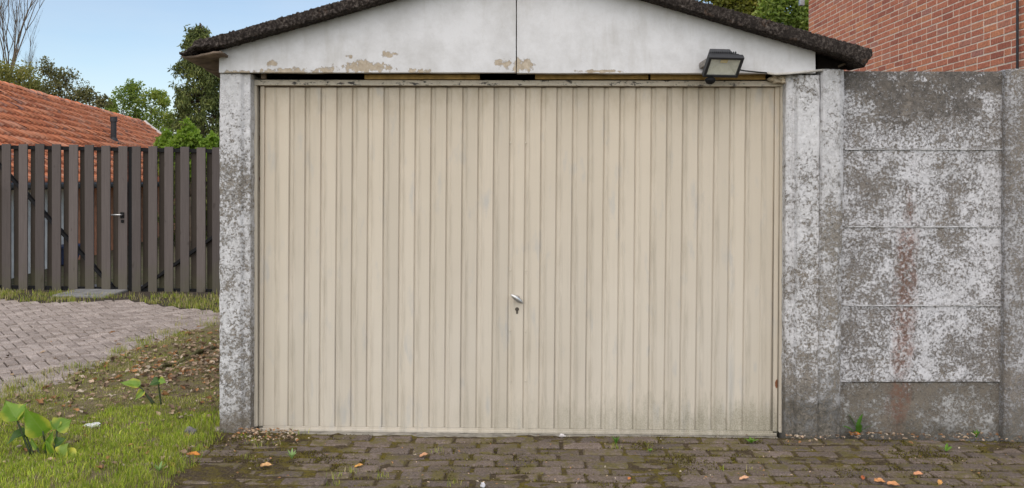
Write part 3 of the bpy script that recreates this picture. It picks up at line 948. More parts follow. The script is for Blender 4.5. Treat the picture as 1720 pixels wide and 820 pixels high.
YD = YF + 0.028
DR = YD - 0.009                                   # face of the raised pans
def bot(px): return 714.5 + (px - 438) / 870 * 8.5
dsh = shear_box(436.5, 1310.5, 144.2, 719, YD + 0.012, 0.02, 434, 1306, dyt=2, dyb=9)
door = dsh.build('garage_door', M['door'], gar)
lean = lambda px, py: px - (py - 147) / 570 * (3.0 + 0.0045 * (px - 438))
def dpt(px, py, Y):
    q = P(lean(px, py), py, YD)
    return (q.x, Y, q.z)
g0, pitch = 487.0, 26.4
grooves = [g0 + pitch * k for k in range(30)]
def slat(profile, ptop, endtop=True):
    """profile: (px, depth) from left to right; extruded from the top to the bottom line of the leaf"""
    b = MB()
    n = len(profile)
    rows = 24
    vs_, fs_ = [], []
    sd_ = random.random() * 50
    for k in range(rows + 1):
        for px, dy in profile:
            t = k / rows
            py = ptop + (bot(px) - ptop) * t
            wob = 0.0016 * noise.noise(Vector((sd_, t * 2.0, 0))) + 0.0007 * noise.noise(Vector((px * 0.2, t * 9.0, sd_)))
            vs_.append(dpt(px + 0.35 * noise.noise(Vector((sd_, t * 3, 5))), py, YD - dy + wob))
    for k in range(rows):
        for i in range(n - 1):
            fs_.append((k * n + i, k * n + i + 1, (k + 1) * n + i + 1, (k + 1) * n + i))
    # closing edges back to the sheet
    b.add(vs_, fs_)
    bk = YD + 0.0115
    for k0 in (0, rows):
        r0 = [vs_[k0 * n + i] for i in range(n)]
        b.add(r0 + [(v[0], bk, v[2]) for v in r0], [(i, i + 1, n + i + 1, n + i) for i in range(n - 1)])
    me = bpy.data.meshes.new('slat')
    me.from_pydata(b.v, [], b.f)
    bm = bmesh.new(); bm.from_mesh(me)
    bmesh.ops.remove_doubles(bm, verts=bm.verts, dist=1e-5)
    bmesh.ops.recalc_face_normals(bm, faces=bm.faces)
    bm.to_mesh(me); bm.free()
    return link('slat', me, door, M['door'])
hh = 0.0075
slat([(444.6, 0.0), (446, hh * 0.6), (448, hh), (464, hh), (464.6, hh - 0.002), (465.4, hh - 0.002), (466, hh), (g0 - 1.4, hh), (g0 - 0.4, 0.004), (g0, -0.003)], 147.5)
for k, gx in enumerate(grooves):
    pr = [(gx + 0.1, -0.003), (gx + 1.1, -0.002), (gx + 1.9, 0.002), (gx + 6.2, 0.002), (gx + 8.0, hh * 0.85), (gx + 9.0, hh)]
    if k < 29:
        e = grooves[k + 1]
        pr += [(e - 1.4, hh), (e - 0.4, 0.004), (e, -0.003)]
    else:
        pr += [(1279.5, hh), (1280.2, hh - 0.0025), (1281, hh - 0.0025), (1281.6, hh), (1299, hh), (1300.5, hh * 0.6), (1301.6, 0.0)]
    slat(pr, 147.5)
shear_box(437.6, 444.2, 144.8, 716, YD - 0.018, 0.03, 434.8, 441, dyb=0).build('stile', M['door'], door, 0.003, 2)
shear_box(1302.2, 1309.8, 146, 725, YD - 0.018, 0.03, 1298.5, 1305.5).build('stile', M['door'], door, 0.003, 2)
shear_box(441.4, 1298.2, 715.8, 719.5, YD - 0.012, 0.024, dyt=8.5, dyb=8.6).build('rail', M['door'], door, 0.0015, 1)
shear_box(435.2, 1305, 719.6, 724, YD - 0.022, 0.034, dyt=8.6, dyb=9).build('rail', M['door'], door, 0.003, 2)
shear_box(445, 1302, 144.6, 147, YD - 0.004, 0.016, dyt=2, dyb=1.5).build('rail', M['soffit'], door)

# twist handle: oval grip on a short neck, with a separate keyhole below
q = P(868.5, 501, YD - hh)
b = MB()
bm = bmesh.new()
bmesh.ops.create_uvsphere(bm, u_segments=20, v_segments=12, radius=1)
a_ = R(-38)
for v in bm.verts:
    x, y, z = v.co
    w_ = 0.0155 * (1 - 0.25 * abs(x) ** 2)
    lx, lz = x * 0.047, z * w_
    v.co = Vector((lx * math.cos(a_) - lz * math.sin(a_), y * 0.010 - 0.040 + 0.006 * x, lx * math.sin(a_) + lz * math.cos(a_))) + q
b.add([v.co for v in bm.verts], [tuple(v.index for v in f.verts) for f in bm.faces])
bm.free()
hd = b.build('handle', M['chrome'], door, smooth=True)
b = MB().tube([q + Vector((0.001, 0, 0)), q + Vector((0.001, -0.012, 0)), q + Vector((0, -0.034, 0))], [0.017, 0.012, 0.010], 14)
link('handle_neck', b.mesh('handle_neck', smooth=True), door, M['chrome'])
q = P(868.5, 519.5, YD - hh)
MB().tube([q + Vector((0, 0.001, 0)), q + Vector((0, -0.004, 0))], [0.0125, 0.0115], 16).build('keyhole', M['keyhole'], door)
MB().box(q.x - 0.0055, q.x + 0.0055, q.y - 0.0038, q.y + 0.001, q.z - 0.028, q.z - 0.009).build('keyhole', M['keyhole'], door, 0.002, 2)
rv = MB().tube([(0, 0.001, 0), (0, -0.002, 0), (0, -0.003, 0)], [0.005, 0.0045, 0.002], 8).mesh('rivet')
rv.materials.append(M['frame'])
for px, py in ((857, 454), (883, 454), (856.5, 555), (882.5, 557), (857, 240), (883, 240), (857, 640), (883, 640)):
    o = link('rivet', rv, door)
    q = P(px, py, YD - hh - 0.0004)
    o.location = q

# ------------------------------------------------------------------ floodlight, cable
fc = P(1214, 110, Y0 - 0.17)
fl = empty('floodlight', fc, 'black floodlight with motion sensor hanging below the white gable', 'lamp')
tilt = Matrix.Translation(fc) @ Matrix.Rotation(R(9), 4, 'Z') @ Matrix.Rotation(R(45), 4, 'X')
def fadd(b, name, mat, parent=None, bevel=0.0, seg=1):
    b.v = [tuple(tilt @ Vector(v)) for v in b.v]
    return b.build(name, mat, parent or fl, bevel, seg)
fw, fh = 0.106, 0.072
b = MB()
for x0, x1, z0, z1 in ((-fw, fw, fh - 0.016, fh), (-fw, fw, -fh, -fh + 0.016), (-fw, -fw + 0.017, -fh + 0.0162, fh - 0.0162), (fw - 0.017, fw, -fh + 0.0162, fh - 0.0162)):
    b.box(x0, x1, -0.022, 0.012, z0, z1)
fadd(b, 'frame', M['lamp_grey'], bevel=0.003, seg=2)
def frus(b, x0, z0, y0, x1, z1, y1, dz=0.0):
    b.add([(-x0, y0, -z0), (x0, y0, -z0), (x0, y0, z0), (-x0, y0, z0), (-x1, y1, -z1 + dz), (x1, y1, -z1 + dz), (x1, y1, z1 + dz), (-x1, y1, z1 + dz)],
          [(0, 3, 2, 1), (4, 5, 6, 7), (0, 1, 5, 4), (1, 2, 6, 5), (2, 3, 7, 6), (3, 0, 4, 7)])
    return b
fadd(frus(MB(), fw - 0.006, fh - 0.006, 0.0125, fw - 0.016, fh - 0.018, 0.045), 'housing', M['lamp_grey'], bevel=0.003, seg=2)
fadd(frus(MB(), fw - 0.034, fh - 0.030, 0.058, fw - 0.044, fh - 0.036, 0.105, 0.006), 'driver_box', M['lamp_back'], bevel=0.005, seg=2)
for k in range(13):
    x = -0.078 + k * 0.013
    fadd(MB().box(x - 0.0025, x + 0.0025, 0.0455, 0.0575, -0.058, 0.060), 'cooling_fin', M['lamp_grey'])
rx, rz, ix, iz = fw - 0.0175, fh - 0.0165, 0.024, 0.016
b = MB()
ox, oz = 0.0, 0.030
b.add([(-rx, -0.014, -rz), (rx, -0.014, -rz), (rx, -0.014, rz), (-rx, -0.014, rz), (-ix + ox, 0.010, -iz + oz), (ix + ox, 0.010, -iz + oz), (ix + ox, 0.010, iz + oz), (-ix + ox, 0.010, iz + oz)],
      [(0, 1, 5, 4), (1, 2, 6, 5), (2, 3, 7, 6), (3, 0, 4, 7), (4, 5, 6, 7)])
fadd(b, 'reflector', M['reflector'])
fadd(MB().box(-0.021, 0.021, -0.002, 0.0095, 0.020, 0.046), 'led_chip', M['led'])
gm = NM('lamp_glass', 0.12, 0.5)
gm.b.inputs['Base Color'].default_value = (0.9, 0.95, 0.93, 1)
gm.b.inputs['Alpha'].default_value = 0.16
fadd(MB().box(-rx - 0.001, rx + 0.001, -0.0185, -0.0155, -rz - 0.0008, rz + 0.0008), 'glass', gm.m)
# sensor under the lamp, bracket on the left, mounting foot
q = P(1193, 134, Y0 - 0.13)
b = MB()
bm = bmesh.new()
bmesh.ops.create_uvsphere(bm, u_segments=18, v_segments=10, radius=0.031)
for v in bm.verts: v.co = Vector((v.co.x, v.co.y, v.co.z * 0.9 if v.co.z < 0 else v.co.z * 0.5)) + q
b.add([v.co for v in bm.verts], [tuple(v.index for v in f.verts) for f in bm.faces]); bm.free()
b.build('motion_sensor', M['black_metal'], fl, smooth=True)
MB().tube([q, q + Vector((0.006, 0.02, 0.03)), q + Vector((0.012, 0.035, 0.055))], 0.014, 8).build('sensor_neck', M['black_metal'], fl)
p0, p1 = P(1176, 111, Y0 - 0.03), P(1188, 103, Y0 - 0.13)
MB().bar(p0, p1, 0.012, 0.036).build('bracket', M['bracket'], fl, 0.002)
p2, p3 = P(1226, 112, Y0 - 0.03), P(1226, 108, Y0 - 0.10)
MB().bar(p2, p3, 0.006, 0.034).build('bracket', M['bracket'], fl, 0.001)
MB().box(P(1174, 0, YG).x, P(1229, 0, YG).x, YG - 0.009, YG - 0.0015, P(0, 114, YG).z, P(0, 107, YG).z).build('bracket', M['bracket'], fl, 0.001)
pts = [P(1236, 116, Y0 - 0.10), P(1250, 119, Y0 - 0.05), P(1270, 121, Y0 - 0.032), P(1288, 122.5, Y0 - 0.03)]
tag(MB().tube(pts, 0.0042, 6).build('lamp_cable', M['cable_black'], None, smooth=True), 'thin black cable running right from the floodlight under the gable', 'cable')
pts = [P(1289, 122.5, Y0 - 0.03), P(1300, 124.5, Y0 - 0.03), P(1320, 124, Y0 - 0.035), P(1340, 122, Y0 - 0.035), P(1360, 120, Y0 - 0.03), P(1380, 118, Y0 - 0.01), P(1400, 116.5, Y0 + 0.1)]
tag(MB().tube(pts, 0.0075, 8).build('supply_cable', M['cable_grey'], None, smooth=True), 'thick pale grey cable over the jamb at the right gable corner', 'cable')

# ------------------------------------------------------------------ concrete panel wall on the right
wall = empty('concrete_wall', (2.4, Y0 + 0.05, 0), 'weathered concrete panel wall with flaking white paint right of the garage', 'wall')
YW = Y0 + 0.055
def lx(px, py): return px - 9.0 * (py - 120) / 600
zt = P(0, 117, Y0).z
pillar('post', [X(1379.6), X(1383), X(1410), X(1419.5), X(1419.5), X(1379.6)], [Y0 + 0.006, Y0 - 0.012, Y0 - 0.012, Y0 + 0.01, Y0 + 0.14, Y0 + 0.14], gz(2) - 0.15, zt, M['wallpost'], wall, 9.0, lean=-0.030, amp=0.005)
pillar('post', [X(1692), X(1698), X(1745), X(1752), X(1752), X(1692)], [Y0 + 0.02, Y0 - 0.01, Y0 - 0.01, Y0 + 0.01, Y0 + 0.14, Y0 + 0.14], gz(3) - 0.15, P(0, 116, Y0).z, M['farpost'], wall, 12.0, lean=-0.012)
rows = [(119.5, 250.7), (251, 380.7), (381, 513.1), (513.4, 642)]
for k, (a, b_) in enumerate(rows):
    pl = [(lx(1415, b_), b_ + 0.0), (lx(1697, b_) + 3, b_), (lx(1697, a) + 3, a + (0.5 if k == 0 else 0)), (lx(1415, a), a)]
    me = MB().prism([(P(x, y, YW).x, P(x, y, YW).z) for x, y in pl], YW + 0.003 * (k % 2), YW + 0.05).mesh('panel', 0.006, 2)
    roughen(me, 0.05, 0.0035 if k else 0.005, 11, 30 + k * 3)
    link('panel', me, wall, M['panel'])
me = MB().prism([(P(x, y, YW + 0.016).x, P(x, y, YW + 0.016).z) for x, y in ((1405, 760), (1696, 760), (1692, 642.5), (1406, 642.5))], YW + 0.016, YW + 0.07).mesh('panel', 0.006, 2)
roughen(me, 0.05, 0.006, 11, 60)
link('panel', me, wall, M['low_panel'])
for py in (250.9, 380.9, 513.3):
    a_, c_ = P(lx(1421, py), py - 0.1, YW - 0.004), P(lx(1692, py), py - 0.1, YW - 0.004)
    me = MB().bar(a_, c_, 0.008, 0.006, up=(0, 1, 0)).mesh('joint_fillet')
    link('joint_fillet', roughen(me, 0.03, 0.002, 20, py), wall, M['fillet'])
# next bay beyond the frame
for k, (a, b_) in enumerate(rows + [(643.5, 760)]):
    me = MB().box(X(1750), X(1750) + 1.2, YW, YW + 0.05, P(0, b_, YW).z, P(0, a, YW).z).mesh('panel', 0.006, 2)
    link('panel', me, wall, M['panel'])

# ------------------------------------------------------------------ brick house on the right
XH = (1708 - CX) / F * 7.18
hs = empty('brick_house', (XH, 9, 0), 'red brick house wall rising behind the concrete panel wall', 'house')
YN, YFAR = 6.3, XH / ((1358 - CX) / F)
b = MB().box(XH + 0.0035, XH + 0.25, YN, YFAR, -0.2, 6.0)
b.box(XH + 0.25, XH + 5.0, YFAR - 0.25, YFAR - 0.002, -0.2, 6.0)
b.box(XH + 0.25, XH + 5.0, YN + 0.002, YN + 0.25, -0.2, 6.0)
b.build('mortar_wall', M['mortar'], hs)
def hb(name, lenY, seed):
    b = MB().box(0, 0.06, -lenY / 2, lenY / 2, -0.0245, 0.0245)
    me = b.mesh(name, 0.002)
    rr = random.Random(seed)
    for v in me.vertices: v.co += Vector((rr.uniform(-.0006, .0006), rr.uniform(-.003, .003), rr.uniform(-.002, .002)))
    me.materials.append(M['brick'])
    return me
full = [hb('brick', 0.200, s) for s in range(5)]
half = [hb('brick', 0.095, s + 9) for s in range(3)]
cand = []
row = 0
z = 0.03
while z < 5.9:
    y = YN
    k = 0
    seq_half = row % 2
    while y < YFAR - 0.02:
        L = 0.2145
        # irregular bond with now and then a header
        hdr = (k == 0 and seq_half) or random.random() < 0.06
        if hdr: L = 0.107
        if y + L > YFAR + 0.002: L = YFAR - y
        if L > 0.05:
            cand.append((y + L / 2, z, L, hdr))
        y += L
        k += 1
    z += 0.0625
    row += 1
def scr(y, z):
    return CX + XH / y * F, HY - (z - H) / y * F
vis_, hid_ = [], []
for c in cand:
    px, py = scr(c[0], c[1])
    if px < 1735 and py > -12 and py < 122 and not (px < 1470 and py > 60 + (px - 1380) * 0.28): vis_.append(c)
    else: hid_.append(c)
vis_.sort(key=lambda c: c[0])
hid_ += vis_[300:]
for y, z, L, hdr in vis_[:300]:
    std = abs(L - 0.2145) < 0.001
    o = link('brick', random.choice(full if std else half), hs)
    o.location = (XH + random.uniform(-0.001, 0.001), y, z + random.uniform(-.0015, .0015))
    if not std: o.scale = (1, max(0.3, (L - 0.0125) / 0.095), 1)
rest = MB()
for y, z, L, hdr in hid_:
    s_ = random.choice(full)
    rest.add([(XH + v.co.x + 0.0005, y + v.co.y * (L - 0.0125) / 0.202, z + v.co.z) for v in s_.vertices], [tuple(p.vertices) for p in s_.polygons])
o = rest.build('brickwork', M['brick'], hs)
tag(o, kind='stuff')
# dark downpipe on the wall, and the zinc flashing at the far top corner
MB().tube([(XH - 0.03, 7.12, -0.1), (XH - 0.03, 7.12, 6.0)], 0.0105, 10).build('cable_pipe', M['pipe'], hs, smooth=True)
q = P(1351, 4, YFAR + 0.05)
MB().bar((q.x - 0.04, q.y, q.z - 0.05), (q.x + 0.01, q.y, q.z + 0.9), 0.07, 0.07).build('downpipe', M['zinc'], hs, 0.01, 2)

# ------------------------------------------------------------------ wooden gate leaves on the left
YT = 11.48
def gX(px): return (px - CX) / F * YT
def gate_leaf(name, label, fronts, wpx, top, botm, brace, xr0, xr1):
    cx_ = (gX(fronts[0]) + gX(fronts[-1])) / 2
    root = empty(name, (cx_, YT, gz(cx_)), label, 'gate', 'leaves of the wooden double gate')
    slope = lambda x: -0.019 * (x - gX(213))
    zt0, zb0 = P(0, 245, YT).z, P(0, 494, YT).z
    wm = wpx / F * YT
    fm = MB().box(-wm / 2, wm / 2, 0, 0.022, 0, zt0 - zb0).mesh('board', 0.002)
    fm.materials.append(M['board'])
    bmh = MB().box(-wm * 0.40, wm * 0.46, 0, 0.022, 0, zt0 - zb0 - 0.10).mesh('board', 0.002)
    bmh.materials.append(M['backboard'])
    pt = (gX(fronts[-1]) - gX(fronts[0])) / (len(fronts) - 1)
    for i, px in enumerate(fronts):
        xc = gX(px) + wm / 2
        o = link('board', fm, root)
        o.location = (xc, YT + random.uniform(-.002, .002), zb0 + slope(xc) + random.uniform(-.006, .006))
        o.rotation_euler = (random.gauss(0, .002), random.gauss(0, .0022), random.gauss(0, .012))
        if i < len(fronts) - 1:
            o = link('board', bmh, root)
            xb = xc + pt / 2 
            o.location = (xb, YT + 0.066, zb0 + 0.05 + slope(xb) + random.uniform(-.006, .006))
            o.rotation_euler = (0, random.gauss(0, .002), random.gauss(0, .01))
    x0, x1 = gX(xr0), gX(xr1)
    for pz, hgt in ((zt0 - 0.047, 0.05), (zb0 + 0.055, 0.05)):
        MB().bar((x0, YT + 0.044, pz + slope(x0)), (x1, YT + 0.044, pz + slope(x1)), 0.04, hgt).build('rail', M['black_metal'], root)
    a, c = brace
    MB().bar(P(*a, YT + 0.044), P(*c, YT + 0.044), 0.038, 0.075, up=(0, 1, 0)).build('brace', M['black_metal'], root)
    return root
f1 = [-108, -80.6, -52.8, -25, 3, 31, 59, 87, 115, 142.8, 170.5, 198.4]
f2 = [221.5, 248.8, 276, 302.8, 330, 356.5, 383.5, 410.5, 437.5, 464.5]
leaf1 = gate_leaf('gate_leaf', 'left leaf of dark stained board gate, with lever handle', f1, 14.8, 245, 494, ((-32, 243), (196, 489)), -108, 212)
leaf2 = gate_leaf('gate_leaf', 'right leaf of dark stained board gate, reaching behind the garage pillar', f2, 14.6, 247, 496, ((233, 488), (478, 312)), 222, 478)
MB().box(gX(213.4), gX(221), YT + 0.028, YT + 0.09, gz(-5.2) - 0.1, P(0, 246, YT).z).build('meeting_post', M['black_metal'], leaf1)
q = P(205, 361, YT)
MB().box(q.x - 0.022, q.x + 0.03, YT - 0.011, YT - 0.0025, q.z - 0.045, q.z + 0.035).build('handle_plate', M['black_metal'], leaf1, 0.003)
MB().tube([q + Vector((0.01, -0.01, 0)), q + Vector((0.01, -0.055, 0)), q + Vector((0.0, -0.062, 0)), q + Vector((-0.115, -0.060, 0.002))], 0.0105, 8).build('handle', M['chrome'], leaf1, smooth=True)
MB().box(q.x - 0.012, q.x + 0.028, YT - 0.011, YT - 0.0025, q.z - 0.105, q.z - 0.065).build('lock_plate', M['black_metal'], leaf1, 0.003)
# stone slab under the gate
sb = MB().box(gX(128), gX(214), YT - 0.62, YT + 0.5, -0.06, 0.022).mesh('slab', 0.01)
for v in sb.vertices: v.co.z += gz(v.co.x)
tag(link('stone_slab', roughen(sb, 0.15, 0.004, 5), None, M['slab']), 'grey stone slab on the ground below the gate handle', 'slab')

# ------------------------------------------------------------------ house with the orange tiled roof
d0, d1 = 18.5, 30.5
A0 = P(0, 141, d0); A1 = P(240, 206, d1)
zr = (A0.z + A1.z) / 2
A0.z = A1.z = zr
u = (A1 - A0); u.z = 0
len_ = u.length
u.normalize()
nrm = Vector((u.y, -u.x, 0))                        # horizontal, down the visible slope
if nrm.x < 0: nrm = -nrm
pit = R(38)
sl_ = nrm * math.cos(pit) + Vector((0, 0, -math.sin(pit)))
up_ = nrm * math.sin(pit) + Vector((0, 0, math.cos(pit)))
TE, TW, NR = 0.262, 0.262, 13
th = empty('tiled_house', (A1.x, A1.y - 4, 0), 'low house with an orange clay tile roof behind the board gate', 'house')
S0 = -8.0                                           # along u from A0; negative runs out of the frame
def tile_mesh(seed):
    nx = 8
    vs_, fs_ = [], []
    for k, (s, lift) in enumerate(((-0.02, 0.002), (TE + 0.035, 0.062))):
        for i in range(nx + 1):
            t = i / nx
            wv = 0.022 * math.sin(t * 2 * math.pi + 0.6) + 0.004
            vs_.append(Vector((t * TW * 1.06, s, wv + lift)))
    for i in range(nx + 1):
        v = vs_[nx + 1 + i]
        vs_.append(Vector((v.x, v.y, v.z - 0.055)))
    for i in range(nx):
        fs_.append((i, i + 1, nx + 2 + i, nx + 1 + i))
        fs_.append((nx + 1 + i, nx + 2 + i, 2 * nx + 3 + i, 2 * nx + 2 + i))
    me = bpy.data.meshes.new('tile')
    me.from_pydata(vs_, [], fs_)
    me.shade_smooth()
    me.materials.append(M['tile'])
    return me
roofT = MB()
e0, e1 = A0 + u * S0, A0 + u * (len_ + 0.02)
drop = NR * TE
roofT.add([e0 - up_ * .03, e1 - up_ * .03, e1 + sl_ * drop - up_ * .03, e0 + sl_ * drop - up_ * .03, e0 - up_ * .12, e1 - up_ * .12, e1 + sl_ * drop - up_ * .12, e0 + sl_ * drop - up_ * .12],
          [(0, 1, 2, 3), (7, 6, 5, 4), (0, 4, 5, 1), (1, 5, 6, 2), (2, 6, 7, 3), (3, 7, 4, 0)])
sl2 = -nrm * math.cos(pit) + Vector((0, 0, -math.sin(pit)))
roofT.add([e0 - Vector((0, 0, .03)), e1 - Vector((0, 0, .03)), e1 + sl2 * drop, e0 + sl2 * drop], [(0, 1, 2, 3)])
rf = roofT.build('roof', M['wallorange'], th)
tm = [tile_mesh(s) for s in range(3)]
Rm = Matrix((u, sl_, up_)).transposed().to_4x4()
tl = []
ncol = int(len_ / TW)
for c in range(-int(-S0 / TW), ncol):
    for r in range(NR):
        tl.append((c, r))
def tpos(c, r): return A0 + u * (c * TW + len_ - ncol * TW - 0.03) + sl_ * (r * TE)
def tvis(c, r):
    q = tpos(c, r) + sl_ * TE * 0.5
    px = CX + q.x / q.y * F; py = HY - (q.z - H) / q.y * F
    return px > -12 and py < 248, q.y
tl.sort(key=lambda t: (not tvis(*t)[0], tvis(*t)[1]))
rest = MB()
for k, (c, r) in enumerate(tl):
    q = tpos(c, r)
    Mx = Matrix.Translation(q) @ Rm @ Matrix.Rotation(random.gauss(0, 0.012), 4, 'Z') @ Matrix.Rotation(random.gauss(0, 0.018), 4, 'X')
    if k < 300:
        o = link('tile', random.choice(tm), rf)
        o.matrix_basis = Mx
    else:
        s_ = tm[0]
        rest.add([Mx @ v.co for v in s_.vertices], [tuple(p.vertices) for p in s_.polygons])
if rest.v:
    o = rest.build('tiling', M['tile'], rf, smooth=True)
    tag(o, kind='stuff')
# ridge tiles
rl = 0.40
rm_ = MB()
vs_, fs_ = [], []
for k, s in enumerate((0, rl * 1.06)):
    for i in range(9):
        a = math.pi * (0.05 + 0.9 * i / 8)
        rr_ = 0.115 + (0.014 if k else 0)
        vs_.append((s, -math.cos(a) * rr_, math.sin(a) * rr_ * 0.9))
for i in range(8): fs_.append((i, i + 1, 10 + i, 9 + i))
rm_.add(vs_, fs_)
rm_.add([vs_[9 + i] for i in range(9)] + [(v[0], v[1] * 0.82, v[2] * 0.8) for v in vs_[9:]], [(i, i + 1, 10 + i, 9 + i) for i in range(8)])
rme = rm_.mesh('ridge_tile', smooth=True)
rme.materials.append(M['tile'])
Rr = Matrix((-u, -nrm, Vector((0, 0, 1)))).transposed().to_4x4()
nr_ = int((len_ - S0) / rl)
for k in range(nr_):
    o = link('ridge_tile', rme, rf)
    q = A0 + u * (len_ - k * rl) + Vector((0, 0, -0.045 + random.uniform(-.012, .012)))
    o.matrix_basis = Matrix.Translation(q) @ Rr
# white verge board on the gable end
MB().bar(e1 + up_ * 0.035 + u * 0.03, e1 + sl_ * (drop + .1) + up_ * 0.035 + u * 0.03, 0.15, 0.12, up=tuple(up_)).build('verge_board', M['vergewhite'], rf)
# walls
wz = (e0 + sl_ * drop).z - 0.1
inn = 0.28
wa, wb = A0 + u * S0 + nrm * (drop * math.cos(pit) - inn), A0 + u * 9.3 + nrm * (drop * math.cos(pit) - inn)
wc = A0 + u * (len_ - 0.15) + nrm * (drop * math.cos(pit) - inn)
def wallseg(a, b, name, mat, z1):
    a, b = Vector((a.x, a.y, 0)), Vector((b.x, b.y, 0))
    n_ = nrm * 0.2
    MB().add([(a.x, a.y, -.2), (b.x, b.y, -.2), (b.x - n_.x, b.y - n_.y, -.2), (a.x - n_.x, a.y - n_.y, -.2), (a.x, a.y, z1), (b.x, b.y, z1), (b.x - n_.x, b.y - n_.y, z1), (a.x - n_.x, a.y - n_.y, z1)],
             [(0, 3, 2, 1), (4, 5, 6, 7), (0, 1, 5, 4), (1, 2, 6, 5), (2, 3, 7, 6), (3, 0, 4, 7)]).build(name, mat, th)
wm1 = min((A0 + u * (k * 0.05) + nrm * (drop * math.cos(pit) - inn) for k in range(-60, 200)), key=lambda q: abs(CX + q.x / q.y * F - 62))
wallseg(wa, wm1, 'front_wall', M['wallwhite'], wz + 0.12)
wallseg(wm1 + u * 0.002, wc, 'front_wall', M['wallorange'], wz + 0.12)
ga = A0 + u * (len_ - 0.15)
hw = drop * math.cos(pit) - inn
MB().add([(ga + nrm * hw).xy[:] + (-.2,), (ga - nrm * hw).xy[:] + (-.2,), (ga - nrm * hw).xy[:] + (wz + .12,), ga.xy[:] + (zr - 0.12,), (ga + nrm * hw).xy[:] + (wz + .12,)], [(0, 1, 2, 3, 4)]).build('gable_wall', M['wallorange'], th)
gq0, gq1 = e0 + sl_ * drop, e1 + sl_ * drop
MB().tube([gq0 + Vector((0, 0, -.06)) + nrm * 0.05, gq1 + Vector((0, 0, -.06)) + nrm * 0.05], 0.06, 8).build('gutter', M['pipe'], rf)
# black vent pipe standing on the roof
bp = None
best = 1e9
for i in range(0, 900):
    for r_ in range(2, NR):
        q = A0 + u * (i * 0.0133 * len_ / 12) + sl_ * (r_ * TE * 0.75)
        px = CX + q.x / q.y * F; py = HY - (q.z - H) / q.y * F
        e = abs(px - 191) + abs(py - 238)
        if e < best: best, bp = e, q.copy()
k_ = bp.y / F
hgt = 43 * k_
r0 = 4.6 * k_
b = MB().tube([bp - Vector((0, 0, .15)), bp + Vector((0, 0, hgt * 0.80)), bp + Vector((0, 0, hgt * 0.805)), bp + Vector((0, 0, hgt))], [r0, r0, r0 * 1.25, r0 * 1.22], 14)
vp = b.build('vent_pipe', M['pipe'], rf)
MB().tube([bp - Vector((0, 0, .1)), bp + Vector((0, 0, 0.03)), bp + Vector((0, 0, .12))], [r0 * 1.9, r0 * 1.7, r0 * 1.05], 14).build('flashing', M['pipe'], vp)
# blue bin seen in slivers through the gate
q = P(75, 440, 15.2)
bb = MB()
zb_ = gz(q.x) - 0.03
bb.add([(q.x - .42, q.y - .3, zb_), (q.x + .42, q.y - .3, zb_), (q.x + .42, q.y + .3, zb_), (q.x - .42, q.y + .3, zb_), (q.x - .5, q.y - .36, .34), (q.x + .5, q.y - .36, .34), (q.x + .5, q.y + .36, .34), (q.x - .5, q.y + .36, .34)],
       [(0, 3, 2, 1), (4, 5, 6, 7), (0, 1, 5, 4), (1, 2, 6, 5), (2, 3, 7, 6), (3, 0, 4, 7)])
bin_ = empty('storage_bin', (q.x, q.y, zb_), 'dark blue bin seen in slivers through the gate boards', 'bin')
bb.build('body', M['blue'], bin_, 0.02, 2)
MB().box(q.x - .53, q.x + .53, q.y - .39, q.y + .39, .342, .38).build('lid', M['blue'], bin_, 0.015, 2)

# ------------------------------------------------------------------ trees
def leaves_mesh(name, centers, n, spread, size, asp=0.55, droop=0.0, rr=None, up=0.3):
    """n leaves gathered round the given clump centres (array (k,3) with radius in column 3)"""
    rr = rr or np.random.default_rng(1)
    cen = np.asarray(centers, float)
    idx = rr.integers(0, len(cen), n)
    off = rr.normal(size=(n, 3))
    off /= np.linalg.norm(off, axis=1)[:, None]
    off *= (rr.random(n) ** 0.45)[:, None]
    p = cen[idx, :3] + off * cen[idx, 3:4] * spread
    a = rr.normal(size=(n, 3)); a[:, 2] -= droop * 2
    a /= np.linalg.norm(a, axis=1)[:, None]
    nn = rr.normal(size=(n, 3)); nn[:, 2] += up * 2
    b = np.cross(a, nn); b /= np.linalg.norm(b, axis=1)[:, None] + 1e-9
    nn = np.cross(b, a)
    s = size * rr.uniform(0.6, 1.3, n)[:, None]
    v = np.empty((n, 4, 3))
    v[:, 0] = p
    v[:, 1] = p + a * s * 0.5 + b * s * asp * 0.5 + nn * s * 0.12
    v[:, 2] = p + a * s
    v[:, 3] = p + a * s * 0.5 - b * s * asp * 0.5 + nn * s * 0.12
    me = bpy.data.meshes.new(name)
    me.from_pydata(v.reshape(-1, 3).tolist(), [], np.arange(n * 4).reshape(-1, 4).tolist())
    return me

def limb(b, a, c, r0, r1, wob, seg=5, rr=random):
    a, c = Vector(a), Vector(c)
    L = (c - a).length
    pts = []
    for i in range(seg + 1):
        t = i / seg
        q = a.lerp(c, t)
        if 0 < i < seg: q += Vector((rr.gauss(0, wob), rr.gauss(0, wob), rr.gauss(0, wob * 0.5))) * L
        pts.append(q)
    b.tube(pts, [r0 + (r1 - r0) * i / seg for i in range(seg + 1)], 6)
    return pts

